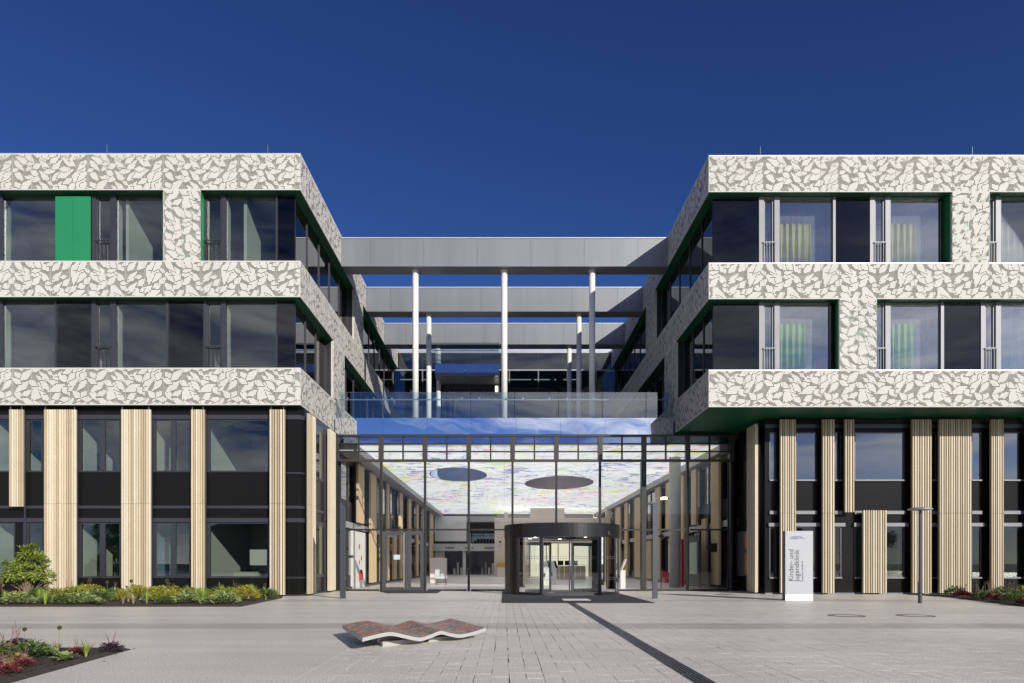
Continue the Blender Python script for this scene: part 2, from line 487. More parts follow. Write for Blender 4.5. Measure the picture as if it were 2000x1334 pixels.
def add_leaf(cx, cy_, L, W, a, tip, gap):
    global occ
    m = leaf_mask(cx, cy_, L, W, a, tip)
    big = leaf_mask(cx, cy_, L + gap * 1.6, W + gap * 2, a, tip)
    occ = (occ & ~(big & ~m)) | m
for (cx, cy_, L, W, a, t) in ((30, 14, 27, 15, R(68), .25), (66, 40, 27, 15, R(108), .25), (26, 62, 26, 14, R(75), -.25), (64, 86, 27, 14, R(60), .25), (50, 60, 22, 12, R(-60), .2), (12, 40, 22, 12, R(120), .2)):
    add_leaf(cx, cy_, L, W, a, t, 1.3)
# sprigs: leaf pairs along upright stems
for (sc_, dirn, ph) in ((0, 1, 0), (NCP // 2, -1, 5)):
    for i_, r_ in enumerate(range(0, NRP, 11)):
        for sd in (-1, 1):
            if (i_ + (sd > 0)) % 5 == 4:
                continue
            add_leaf(sc_ + sd * 6.6, r_ + ph + 3 * dirn, 16, 6.4, R(48) * dirn if sd > 0 else R(180) - R(48) * dirn, 0.25, 1.1)
counts = {}
for (L0, W0, mx, ov) in [(18, 7.5, 16, .22)] * 300 + [(13, 5.8, 26, .16)] * 600 + [(9, 4.2, 14, .10)] * 300:
    if counts.get(L0, 0) >= mx:
        continue
    a = prng.choice([R(42), R(138), R(-42), R(-138), R(4), R(176), R(28), R(152)]) + prng.uniform(-.12, .12)
    L, W = L0 * prng.uniform(.85, 1.15), W0 * prng.uniform(.9, 1.15)
    cx, cy_ = prng.uniform(0, NCP), prng.uniform(0, NRP)
    t = prng.choice([.25, -.25])
    m = leaf_mask(cx, cy_, L, W, a, t)
    n = m.sum()
    if n < 8 or (m & occ).sum() > ov * n:
        continue
    add_leaf(cx, cy_, L, W, a, t, 1.1)
    counts[L0] = counts.get(L0, 0) + 1
hole = ~occ
for _ in range(30):                                 # short vein slits
    r, c = prng.randrange(NRP), prng.randrange(NCP)
    for q in range(prng.randint(2, 6)):
        hole[r, (c + q) % NCP] = True
HF = 0.77                                           # hole side as a share of the grid pitch
PANELS = {}
def panel_mesh(ci, r0, nr, h, nc=NC):
    key = (ci % 4, r0 % NRP, nr, round(h, 3), nc)
    if key in PANELS:
        return PANELS[key]
    mb = MB()
    ph = h / nr
    g = 0.006
    for r in range(nr):
        z0, z1 = r * ph, (r + 1) * ph
        row = [hole[(r0 + r) % NRP, (ci * NC + c) % NCP] for c in range(nc)]
        row = [bool(v) and 0 < r < nr - 1 for c, v in enumerate(row)]
        c = 0
        while c < nc:
            if not row[c]:
                e = c
                while e < nc and not row[e]:
                    e += 1
                xa = c * CP + (g if c == 0 else 0); xb = e * CP - (g if e == nc else 0)
                mb.quad((xa, 0, z0), (xb, 0, z0), (xb, 0, z1), (xa, 0, z1))
                c = e
            else:
                xa, xb = c * CP, (c + 1) * CP
                hx, hz = CP * (1 - HF) / 2, ph * (1 - HF) / 2
                mb.add([(xa, 0, z0), (xb, 0, z0), (xb, 0, z1), (xa, 0, z1), (xa + hx, 0, z0 + hz), (xb - hx, 0, z0 + hz), (xb - hx, 0, z1 - hz), (xa + hx, 0, z1 - hz)],
                       [(0, 1, 5, 4), (1, 2, 6, 5), (2, 3, 7, 6), (3, 0, 4, 7)])
                c += 1
    # folded edge returns give the sheet its thickness
    W_ = nc * CP
    d = 0.03
    mb.quad((g, d, 0), (W_ - g, d, 0), (W_ - g, 0, 0), (g, 0, 0))
    mb.quad((g, 0, h), (W_ - g, 0, h), (W_ - g, d, h), (g, d, h))
    mb.quad((g, d, 0), (g, 0, 0), (g, 0, h), (g, d, h))
    mb.quad((W_ - g, 0, 0), (W_ - g, d, 0), (W_ - g, d, h), (W_ - g, 0, h))
    PANELS[key] = mb.mesh('wall_panel', M_PANEL)
    return PANELS[key]

# storey levels on the front plane
def build_levels(dz):
    return dict(t1=17.30 + dz, t0=15.88 + dz, m1=13.10 + dz, m0=11.70 + dz, b1=8.92 + dz, b0=7.48 + dz)
REC = 0.40
SLAT_MESH = {}
def slat_mesh(h, kind, mi):
    key = (round(h, 3), kind, mi)
    if key in SLAT_MESH:
        return SLAT_MESH[key]
    if kind == 'round':
        prof = [(0, 0.05), (0, 0.0), (0.012, -0.03), (0.035, -0.052), (0.06, -0.052), (0.083, -0.03), (0.095, 0.0), (0.095, 0.05)]
    else:
        prof = [(0.016, 0.07), (0.016, -0.045), (0.022, -0.055), (0.076, -0.055), (0.082, -0.045), (0.082, 0.07)]
    SLAT_MESH[key] = MB().prism(prof, 0, h).mesh('slat', M_SL[mi])
    return SLAT_MESH[key]
M_SL.append(mat('slat_golden', (0.56, 0.40, 0.22), rough=0.55, var=0.05, obj=0.05))
srng = random.Random(5)
def slat_screen(parent, x0, x1, y, z0, z1, kind='box', axis='x', split=None, seq=None, pitch=0.0985):
    """a bundle of upright slats; axis 'x' faces -Y, 'l' faces +X (left wall), 'r' faces -X"""
    scr = bpy.data.objects.new('slat_screen', None); COL.objects.link(scr); scr.parent = parent
    scr.matrix_parent_inverse = Matrix.Translation(-Vector(parent.location))
    n = max(1, round((x1 - x0) / pitch)); off = srng.randrange(10)
    p = (x1 - x0) / n
    parts = [(z0, z1)] if not split else [(z0, split - 0.004), (split + 0.004, z1)]
    for k in range(n):
        mi = seq[k % len(seq)] if seq else (([2, 0, 0, 1, 1, 0, 2, 2, 0, 1][(k + off) % 10]) if kind == 'round' else [2, 1, 0, 1, 2, 0, 1][(k + off) % 7])
        for (a, b) in parts:
            me = slat_mesh(b - a, kind, mi)
            if axis == 'x':
                put('slat', me, scr, (x0 + k * p, y, a), sc=(p / 0.0985, 1, 1))
            elif axis == 'l':
                put('slat', me, scr, (y, x0 + k * p, a), R(90), sc=(p / 0.0985, 1, 1))
            else:
                put('slat', me, scr, (y, x0 + (k + 1) * p, a), R(-90), sc=(p / 0.0985, 1, 1))
    back = MB()
    if axis == 'x': back.box(x0 + 0.02, x1 - 0.02, y + 0.072, y + 0.10, z0 + 0.1, z1 - 0.1)
    elif axis == 'l': back.box(y - 0.10, y - 0.072, x0 + 0.02, x1 - 0.02, z0 + 0.1, z1 - 0.1)
    else: back.box(y + 0.072, y + 0.10, x0 + 0.02, x1 - 0.02, z0 + 0.1, z1 - 0.1)
    back.build('backing_rail', M_BLACKM, scr)
    return scr

def window_row(parent, items, z0, z1, yg, frame, gmat, lead):
    """items: (type, px0, px1) across a front opening; yg is the glass plane"""
    sc = yg - 0.0
    for (t, p0, p1) in items:
        xa, xb = pxX(p0, yg), pxX(p1, yg)
        if t == 'glass':
            w = box('window', frame, parent, xa, xb, yg - 0.02, yg + 0.05, z0, z0 + 0.03)
            MB().box(xa, xb, yg - 0.02, yg + 0.05, z1 - 0.07, z1).build('head', frame, w)
            tl = 0.0
            MB().add([(xa, yg, z0 + 0.03), (xb, yg + tl, z0 + 0.03), (xb, yg + tl + 0.012, z0 + 0.03), (xa, yg + 0.012, z0 + 0.03), (xa, yg, z1 - 0.07), (xb, yg + tl, z1 - 0.07), (xb, yg + tl + 0.012, z1 - 0.07), (xa, yg + 0.012, z1 - 0.07)],
                     [(0, 3, 2, 1), (4, 5, 6, 7), (0, 1, 5, 4), (1, 2, 6, 5), (2, 3, 7, 6), (3, 0, 4, 7)]).build('pane', gmat, w)
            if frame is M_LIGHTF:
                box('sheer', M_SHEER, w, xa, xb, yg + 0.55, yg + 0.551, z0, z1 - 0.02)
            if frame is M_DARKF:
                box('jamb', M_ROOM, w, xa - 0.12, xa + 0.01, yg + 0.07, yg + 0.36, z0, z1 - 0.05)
        elif t == 'dark':
            w = box('infill_panel', M_DPANEL, parent, xa + 0.008, xb - 0.008, yg - 0.05, yg - 0.038, z0, z1 - 0.06)
            box('backing', M_BLACKM, w, xa, xb, yg - 0.02, yg + 0.06, z0, z1)
        elif t == 'green':
            for q in range(2):
                xm = xa + (xb - xa) * q / 2
                box('infill_panel', M_GREEN, parent, xm + 0.004, xm + (xb - xa) / 2 - 0.004, yg - 0.16, yg - 0.13, z0, z1 - 0.12)
        elif t in ('frame', 'reveal'):
            m = M_GREEN if t == 'reveal' else frame
            box('mullion', m, parent, xa, xb, yg - 0.09, yg + 0.10, z0, z1)
        elif t == 'vent':
            # narrow opening leaf with a guard rail in front
            w = bpy.data.objects.new('window', None); COL.objects.link(w); w.parent = parent
            w.matrix_parent_inverse = Matrix.Translation(-Vector(parent.location))
            f = 0.07
            mb = MB().box(xa, xa + f, yg - 0.03, yg + 0.08, z0, z1).box(xb - f, xb, yg - 0.03, yg + 0.08, z0, z1)
            mb.box(xa + f, xb - f, yg - 0.03, yg + 0.08, z1 - f, z1).box(xa + f, xb - f, yg - 0.03, yg + 0.08, z0, z0 + f)
            mb.build('frame', frame, w)
            box('pane', gmat, w, xa + f, xb - f, yg + 0.02, yg + 0.032, z0 + f, z1 - f)
            rz = z0 + 0.92
            mb = MB().box(xa - 0.04, xb + 0.04, yg - 0.15, yg - 0.115, rz - 0.02, rz + 0.02)
            nbar = 4
            for k in range(nbar + 1):
                bx = xa + (xb - xa) * k / nbar
                mb.box(bx - 0.009, bx + 0.009, yg - 0.145, yg - 0.12, z0, rz - 0.02)
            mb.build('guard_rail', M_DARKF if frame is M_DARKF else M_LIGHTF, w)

def make_wing(side, dz):
    s = -1 if side == 'left' else 1
    lv = build_levels(dz)
    XC = -7.96 if s < 0 else 7.98                   # corner on the court side
    XO = s * 25.0                                   # outer end, beyond the frame
    lab = ('left wing of the clinic, cream leaf-perforated bands, sunlit side wall' if s < 0 else
           'right wing of the clinic, cream leaf-perforated bands over a deep green soffit')
    W = thing('clinic_wing', lab, 'building', (s * 16, 38, 0), 'clinic wings')
    YB = 51.0
    bands = [(lv['t0'], lv['t1'], 0), (lv['m0'], lv['m1'], 38), (lv['b0'], lv['b1'], 71)]
    piers_f = {}
    def rowspec(z0, z1):
        nr = max(3, round((z1 - z0) / 0.0384))
        return nr
    # --- front panels
    x_first = 0.23 if s < 0 else 0.70
    ncol = int((abs(XO) - abs(XC) - x_first) / PN) + 1
    def xcol(k):                                    # left edge of column k counted from the corner
        if s < 0:
            return XC - x_first - (k + 1) * PN
        return XC + x_first + k * PN
    for (z0, z1, r0) in bands:
        nr = rowspec(z0, z1)
        for k in range(ncol):
            put('wall_panel', panel_mesh(k if s > 0 else -k, r0, nr, z1 - z0), W, (xcol(k), YF, z0))
        ncc = round(x_first / CP)
        o = put('wall_panel', panel_mesh(3, r0, nr, z1 - z0, ncc), W, (XC - x_first if s < 0 else XC, YF, z0), sc=(x_first / (ncc * CP), 1, 1))
    # piers on the front: columns (k, k+1)
    fp = [((5, 6), lv['m1'], lv['t0'], 0 - 73)] if s < 0 else [((12, 13), lv['m1'], lv['t0'], 23), ((6, 7), lv['b1'], lv['m0'], 61)]
    for (ks, z0, z1, r0) in fp:
        nr = rowspec(z0, z1)
        for k in ks:
            put('wall_panel', panel_mesh(k if s > 0 else -k, r0, nr, z1 - z0), W, (xcol(k), YF, z0))
        xa, xb = sorted((xcol(ks[0]), xcol(ks[1])))
        box('pier_lining', M_GREEN, W, xa + 0.02, xb + PN - 0.02, YF + 0.12, YF + REC + 0.3, z0 - 0.02, z1 + 0.02)
        box('pier_sheet', M_PANEL, W, xa + 0.003, xa + 0.02, YF + 0.035, YF + 0.14, z0, z1)
        box('pier_sheet', M_GREEN, W, xb + PN - 0.02, xb + PN - 0.003, YF + 0.035, YF + 0.30, z0, z1)
    # --- side panels along Y from the corner to the rear block
    rzs = R(90) if s < 0 else R(-90)
    nside = int((YB - YF) / PN)
    PS = (YB - YF) / nside
    def side_put(k, z0, z1, r0):
        nr = rowspec(z0, z1)
        y = YF + k * PS
        loc = (XC, y, z0) if s < 0 else (XC, y + PS, z0)
        put('wall_panel', panel_mesh(k + 1, r0, nr, z1 - z0), W, loc, rzs, sc=(PS / PN, 1, 1))
    for (z0, z1, r0) in bands:
        for k in range(nside):
            side_put(k, z0, z1, r0)
    top_open = [(0, 13), (16, nside)]               # openings in side panel counts
    mid_open = [(0, 7), (10, nside)]
    for k in range(nside):
        if not any(a <= k < b for a, b in top_open): side_put(k, lv['m1'], lv['t0'], 23)
        if not any(a <= k < b for a, b in mid_open): side_put(k, lv['b1'], lv['m0'], 61)
    xin = XC + s * 0.12
    for (opn, z0, z1) in ((top_open, lv['m1'], lv['t0']), (mid_open, lv['b1'], lv['m0'])):
        a, b = opn[0][1], opn[1][0]
        ya, yb = YF + a * PS, YF + b * PS
        box('pier_lining', M_BACK, W, xin, XC + s * (REC + 0.3), ya + 0.04, yb - 0.04, z0 - 0.02, z1 + 0.02)
        box('pier_sheet', M_PANEL, W, XC + s * 0.035, XC + s * 0.12, ya + 0.003, ya + 0.02, z0, z1)
        box('pier_sheet', M_BLACKM, W, XC + s * 0.122, XC + s * 0.395, ya + 0.003, ya + 0.02, z0, z1)
        box('pier_sheet', M_GREEN, W, XC + s * 0.035, XC + s * 0.36, yb - 0.02, yb - 0.003, z0, z1)
    # --- band cores, soffits, slabs
    for i_, (z0, z1, r0) in enumerate(bands):
        # L-shaped lining behind the panels: front and side
        box('band_lining', M_BACK, W, XC + s * 0.12, XO, YF + 0.12, YF + REC + 0.12, z0 + 0.03, z1 - 0.03)
        box('band_lining', M_BACK, W, XC + s * 0.12, XC + s * (REC + 0.12), YF + REC + 0.124, YB, z0 + 0.03, z1 - 0.03)
        if not (i_ == 2 and s > 0):
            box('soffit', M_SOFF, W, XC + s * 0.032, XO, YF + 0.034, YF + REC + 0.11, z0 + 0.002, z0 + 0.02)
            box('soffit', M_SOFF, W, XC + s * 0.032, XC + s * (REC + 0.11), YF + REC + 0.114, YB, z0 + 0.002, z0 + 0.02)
        box('band_cap', M_COPING, W, XC + s * 0.004, XO, YF + 0.004, YF + REC + 0.05, z1 + 0.001, z1 + 0.022)
        box('band_cap', M_COPING, W, XC + s * 0.004, XC + s * (REC + 0.05), YF + REC + 0.054, YB, z1 + 0.001, z1 + 0.022)
        sl = box('floor_slab', M_ROOMC, W, XC + s * (REC + 0.124), XO, YF + REC + 0.124, YB, z0 + 0.08, z1 - 0.25)
        box('floor_finish', M_ROOMF, sl, XC + s * (REC + 0.13), XO, YF + REC + 0.13, YB, z1 - 0.246, z1 - 0.20)
    box('roof', M_COPING, W, XC + s * 0.3, XO, YF + 0.3, YB, lv['t1'] - 0.03, lv['t1'] - 0.002)
    # roof-edge lightning rods and clips
    rods = ([(209, 1), (523, 1), (70, 0), (348, 0), (484, 0)] if s < 0 else [(1485, 1), (1899, 1), (1622, 0), (1762, 0)])
    for (px, tall) in rods:
        X = pxX(px, YF + 0.15)
        h = 0.42 if tall else 0.08
        mb = MB().cyl(X, YF + 0.15, lv['t1'] + 0.02, lv['t1'] + 0.02 + h, 0.012, n=6).box(X - 0.04, X + 0.04, YF + 0.11, YF + 0.19, lv['t1'] + 0.022, lv['t1'] + 0.06)
        mb.build('lightning_rod', M_LIGHTF, W)
    # --- upper windows on the front
    yg = YF + REC
    fr = M_DARKF if s < 0 else M_LIGHTF  # same metal on both wings; sun glare is put into the right copy's colour
    if s < 0:
        rows = [(lv['m1'], lv['t0'], [('dark', -240, -2), ('frame', -2, 8), ('glass', 8, 112), ('green', 113, 181.5), ('frame', 182, 190), ('vent', 190, 219), ('frame', 219, 229), ('glass', 229, 318),
                                      ('reveal', 393.5, 399), ('vent', 401, 434), ('frame', 434, 443), ('glass', 443, 540), ('frame', 540, 543), ('dark', 543, 577)]),
                (lv['b1'], lv['m0'], [('dark', -240, -2), ('frame', -2, 8), ('glass', 8, 109), ('frame', 109, 113), ('dark', 113, 181), ('frame', 181, 189), ('vent', 189, 219), ('frame', 219, 229), ('glass', 229, 326), ('frame', 326, 331),
                                      ('dark', 331, 399), ('frame', 399, 405), ('vent', 405, 434), ('frame', 434, 443), ('glass', 443, 540), ('frame', 540, 543), ('dark', 543, 577)])]
        gm = M_GLASSL
    else:
        rows = [(lv['m1'], lv['t0'], [('dark', 1392, 1481), ('frame', 1481, 1490), ('vent', 1490, 1511), ('frame', 1511, 1521), ('glass', 1521, 1624), ('frame', 1625, 1630), ('dark', 1630, 1697), ('frame', 1697, 1706),
                                      ('vent', 1706, 1727), ('frame', 1727, 1737), ('glass', 1737, 1834), ('dark', 1834, 1840), ('vent', 1922, 1942), ('frame', 1942, 1952), ('glass', 1952, 2048), ('frame', 2048, 2054), ('dark', 2054, 2230)]),
                (lv['b1'], lv['m0'], [('dark', 1392, 1481), ('frame', 1481, 1490), ('vent', 1490, 1511), ('frame', 1511, 1521), ('glass', 1521, 1618), ('dark', 1618, 1630), ('vent', 1706, 1727), ('frame', 1727, 1737), ('glass', 1737, 1835),
                                      ('frame', 1835, 1841), ('dark', 1841, 1913), ('frame', 1913, 1921), ('vent', 1921, 1942), ('frame', 1942, 1952), ('glass', 1952, 2048), ('frame', 2048, 2054), ('dark', 2054, 2230)])]
        gm = M_GLASSR
    for (z0, z1, items) in rows:
        window_row(W, items, z0 + 0.025, z1 - 0.003, yg, fr, gm, None)
    # --- side windows: dark glass between slim mullions
    xg = XC + s * REC
    for (opn, z0, z1) in ((top_open, lv['m1'], lv['t0']), (mid_open, lv['b1'], lv['m0'])):
        for (a, b) in opn:
            ya, yb = YF + a * PS + (REC if a == 0 else 0.0), YF + b * PS
            n = max(1, round((yb - ya) / 1.9))
            for k in range(n):
                y0, y1 = ya + (yb - ya) * k / n, ya + (yb - ya) * (k + 1) / n
                box('window', M_GLASSD, W, xg, xg + s * 0.012, y0 + 0.03, y1 - 0.03, z0 + 0.03, z1 - 0.02)
                box('mullion', M_DARKF, W, xg - s * 0.04, xg + s * 0.08, y1 - 0.03, y1 + 0.03, z0 + 0.025, z1 - 0.003)
            for zz in (lv['m1'] + 0.02,):
                pass
    # --- rooms behind the upper windows
    for (z0, z1, cuts) in ((lv['m1'] - 0.2, lv['t0'] + 0.08, [120, 250, 480] if s < 0 else [1435, 1660, 1880]), (lv['b1'] - 0.2, lv['m0'] + 0.08, [120, 365, 560] if s < 0 else [1435, 1670, 1877])):
        box('room_wall', M_ROOM, W, XC + s * 0.7, XO, YF + 5.2, YF + 5.3, z0, z1)
        for px in cuts:
            X = pxX(px, YF + 0.6)
            box('room_wall', M_ROOM, W, X - 0.06, X + 0.06, YF + 0.56, YF + 5.2, z0, z1)
    box('court_room_wall', M_ROOM, W, XC + s * 3.4, XC + s * 3.5, YF + 5.3, YB, lv['b1'] - 0.2, lv['t0'] + 0.08)
    if s > 0: box('rear_wall', M_BACK, W, XC + 0.5, XC + 3.09, YB, YB + 0.2, 7.97, lv['t1'] - 0.05)
    box('end_wall', M_BACK, W, XO, XO + s * 0.2, YF + 0.1, YB, 0, lv['t1'] - 0.05)
    box('rear_wall', M_BACK, W, XC + s * (0.5 if s < 0 else 3.1), XO, YB, YB + 0.2, 0, lv['t1'] - 0.05)
    return W, lv
WL, LVL = make_wing('left', 0.0)
WR, LVR = make_wing('right', -0.08)

# ---------------------------------------------------------------- left wing, ground floor
YG = 27.02                                          # glass and spandrel plane
def gx(px): return pxX(px, YG)
zt = LVL['b0'] + 0.01
bays = [(-60, 14), (50, 82), (152, 234), (297, 371), (402, 525)]
XLO = -25.0
XGL = -7.98                                        # side plane of the ground floor
mb = MB().box(XLO, gx(560), YG + 0.06, YG + 0.12, 0, zt - 0.02)
# opaque horizontals of the curtain wall, as separate panels per zone
def lwall(name, m, z0, z1, y0=YG, y1=YG + 0.05):
    box(name, m, WL, XLO, gx(560), y0, y1, z0, z1)
lwall('spandrel', M_BLACK, 7.17, zt - 0.01)
lwall('rail', M_DARKF, 6.99, 7.16, YG - 0.07, YG + 0.05)
lwall('spandrel', M_BLACK, 3.58, 4.90)
lwall('rail', M_DARKF, 3.46, 3.575, YG - 0.06, YG + 0.05)
lwall('spandrel', M_BLACK, 3.09, 3.455)
lwall('rail', M_DARKF, 2.92, 3.085, YG - 0.07, YG + 0.05)
lwall('spandrel', M_BLACK, 0.06, 0.72)
lwall('plinth', M_DARKF, 0.0, 0.055, YG - 0.03, YG + 0.05)
# windows of both storeys
gwin = [(0, 17, 0), (46, 84, 52), (152, 236, 201), (297, 372, 339), (403, 526, None)]
allx = []
for (p0, p1, mid) in [(-70, 30, None)] + gwin[1:]:
    for (z0, z1) in ((4.905, 6.985), (0.725, 2.915)):
        xa, xb = gx(p0), gx(p1)
        w = MB().box(xa, xb, YG - 0.02, YG + 0.06, z0, z0 + 0.06).box(xa, xb, YG - 0.02, YG + 0.06, z1 - 0.05, z1).box(xa, xa + 0.16, YG - 0.02, YG + 0.06, z0 + 0.06, z1 - 0.05).box(xb - 0.05, xb, YG - 0.02, YG + 0.06, z0 + 0.06, z1 - 0.05)
        w = w.build('window', M_DARKF, WL)
        if mid:
            xm = gx(mid)
            box('post', M_DARKF, w, xm - 0.10, xm + 0.10, YG - 0.04, YG + 0.06, z0 + 0.06, z1 - 0.05)
            box('pane', M_GLASSL, w, xa + 0.16, xm - 0.10, YG, YG + 0.012, z0 + 0.06, z1 - 0.05)
            box('pane', M_GLASSL, w, xm + 0.10, xb - 0.05, YG, YG + 0.012, z0 + 0.06, z1 - 0.05)
        else:
            box('pane', M_GLASSL, w, xa + 0.16, xb - 0.05, YG, YG + 0.012, z0 + 0.06, z1 - 0.05)
# opaque strips between the windows (behind the slat screens)
edges_ = [(-236, -70), (30, 46), (84, 152), (236, 297), (372, 403), (526, 560)]
for (p0, p1) in edges_:
    for (z0, z1) in ((4.905, 6.985), (0.725, 2.915)):
        box('spandrel', M_BLACK, WL, gx(p0) + 0.002, gx(p1) - 0.002, YG, YG + 0.05, z0, z1)
for px in (52, 154, 299, 404):
    box('mullion', M_DARKF, WL, gx(px) - 0.03, gx(px) + 0.03, YG - 0.10, YG - 0.075, 0.06, zt - 0.3)
# chamfered corner and side wall
xc0, yc0, xc1, yc1 = gx(560), YG, XGL, 27.9
cm = MB()
for (z0, z1, nm, m, o) in ((7.17, zt - 0.01, 'spandrel', M_BLACK, 0), (6.99, 7.165, 'rail', M_DARKF, .04), (4.905, 6.985, 'spandrel', M_BLACK, 0), (4.84, 4.90, 'rail', M_DARKF, .03), (3.58, 4.835, 'spandrel', M_BLACK, 0), (3.46, 3.575, 'rail', M_DARKF, .04),
                           (3.09, 3.455, 'spandrel', M_BLACK, 0), (2.92, 3.085, 'rail', M_DARKF, .04), (0.76, 2.915, 'spandrel', M_BLACK, 0), (0.7, 0.755, 'rail', M_DARKF, .03), (0.06, 0.695, 'spandrel', M_BLACK, 0), (0.0, 0.055, 'plinth', M_DARKF, .03)):
    MB().prism([(xc0 + 0.003, yc0 - o), (XGL - 0.18 + o * .5, yc0 - o), (XGL + o, yc0 + 0.22 - o * .5), (XGL + o, 32.0), (XGL - 0.06, 32.0), (XGL - 0.06, yc0 + 0.25), (XGL - 0.2, yc0 + 0.06), (xc0 + 0.003, yc0 + 0.06)], z0, z1).build(nm, m, WL)
# side windows set proud of the spandrels
for (ya, yb) in ((28.05, 30.1),):
    for (z0, z1) in ((4.905, 6.985), (0.76, 2.915)):
        w = box('window', M_DARKF, WL, XGL + 0.002, XGL + 0.05, ya, yb, z0, z0 + 0.06)
        box('pane', M_GLASSD, w, XGL + 0.02, XGL + 0.032, ya, yb, z0 + 0.06, z1)
for yy_ in (28.0, 30.15, 31.4):
    box('mullion', M_DARKF, WL, XGL + 0.002, XGL + 0.10, yy_ - 0.03, yy_ + 0.03, 0.06, zt - 0.3)
# slat screens
for (p0, p1, zlo) in ((18, 46, 3.52), (86, 149, 0.06), (236.5, 294.5, 0.06), (373, 400, 0.06), (526.5, 557, 0.06), (-62, -25, 0.06)):
    Ys = YG - 0.24
    slat_screen(WL, pxX(p0, Ys), pxX(p1, Ys), Ys, zlo, 7.32, 'round' if p0 < 500 else 'box', 'x', 3.63 if zlo < 1 else None)
slat_screen(WL, 27.05, 27.95, XGL + 0.22, 0.08, 7.25, 'box', 'l', 3.63, seq=[1, 1, 1, 1, 2, 0, 2, 0, 2])
slat_screen(WL, 30.2, 31.25, XGL + 0.22, 0.08, 7.25, 'box', 'l', 3.63, seq=[0, 2])
for (p0, p1) in ((18, 46), (86, 149), (236, 294), (373, 400), (527, 557)):
    mb = MB()
    for p in (p0 + 3, p1 - 3):
        X = pxX(p, YG - 0.2)
        mb.box(X - 0.012, X + 0.012, YG - 0.22, YG - 0.19, 7.3, zt)
    mb.build('hanger', M_LIGHTF, WL)
# rooms behind
box('room_floor', M_ROOMF, WL, XLO, XGL - 0.25, YG + 0.15, 33, -0.02, 0.004)
box('floor_slab', M_ROOMC, WL, XLO, XGL - 0.25, YG + 0.15, 33, 3.1, 3.5)
box('room_floor', M_ROOMF, WL, XLO, XGL - 0.25, YG + 0.15, 33, 3.504, 3.53)
box('room_wall', M_ROOM, WL, XLO, XGL - 0.25, 32.0, 32.1, 0.005, 7.4)
for px in (-10, 148, 290, 398):
    X = gx(px)
    for (z0, z1) in ((0.005, 3.1), (3.53, 7.42)):
        box('room_wall', M_BLUEW if (px == 290 and z0 < 1) else M_ROOM, WL, X - 0.05, X + 0.05, YG + 0.16, 32.0, z0, z1)
box('room_ceiling', mat('dark_ceiling', (0.08, 0.085, 0.11), rough=0.8), WL, XLO, XGL - 0.25, YG + 0.15, 32, 7.25, 7.3)
# pale round acoustic discs under the dark ceiling of the corner room
M_DISC = mat('disc_pale', (0.62, 0.66, 0.60), rough=0.8)
for (px, py, r) in ((418, 830, 0.35), (430, 842, 0.3), (455, 845, 0.28), (492, 834, 0.75), (488, 852, 0.5), (460, 862, 0.35), (428, 872, 0.25), (350, 838, 0.3), (372, 832, 0.4), (214, 836, 0.5), (185, 850, 0.3)):
    Yd = 6.0 * F / (CY - py) * 0.97
    Yd = max(27.8, min(31.4, Yd))
    MB().cyl(pxX(px, Yd), Yd, 7.10, 7.14, r, n=24).build('ceiling_disc', M_DISC, WL)
# blind and notice in the corner room, ground floor
tag(box('paper_blind', M_WHITE, None, gx(487), gx(522), YG + 0.05, YG + 0.056, 1.22, 1.84), 'white paper sheet hung inside the corner window on the ground floor', 'paper')
tag(box('work_table', mat('table_top', (0.62, 0.60, 0.45), rough=0.5), None, gx(446), gx(494), YG + 0.5, YG + 1.3, 0.72, 0.95), 'low pale cabinet inside the corner window on the ground floor', 'cabinet')

# ---------------------------------------------------------------- right wing, ground floor
YR = 28.75
XRS = 10.97
XRO = 25.0
zr = LVR['b0']
def rx(px): return pxX(px, YR)
# deep soffit
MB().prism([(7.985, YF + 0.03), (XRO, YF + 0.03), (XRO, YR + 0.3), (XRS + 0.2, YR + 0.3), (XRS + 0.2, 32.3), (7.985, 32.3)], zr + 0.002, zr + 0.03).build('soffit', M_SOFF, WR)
def rwall(name, m, z0, z1, y0=YR, y1=YR + 0.05, x0=None, x1=None):
    box(name, m, WR, x0 if x0 is not None else XRS, x1 if x1 is not None else XRO, y0, y1, z0, z1)
rwall('spandrel', M_BLACK, 6.82, zr - 0.01)
rwall('rail', M_DARKF, 6.99, 7.14, YR - 0.05, YR - 0.003)
rwall('spandrel', M_BLACK, 3.07, 4.78)
rwall('spandrel', M_BLACK, 0.06, 0.68)
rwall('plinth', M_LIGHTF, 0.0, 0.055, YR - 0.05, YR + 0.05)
rw = [(1502, 1516), (1553, 1594), (1629, 1643), (1668, 1766), (1818, 1829), (1896, 1916), (1958, 2030)]
prev = None
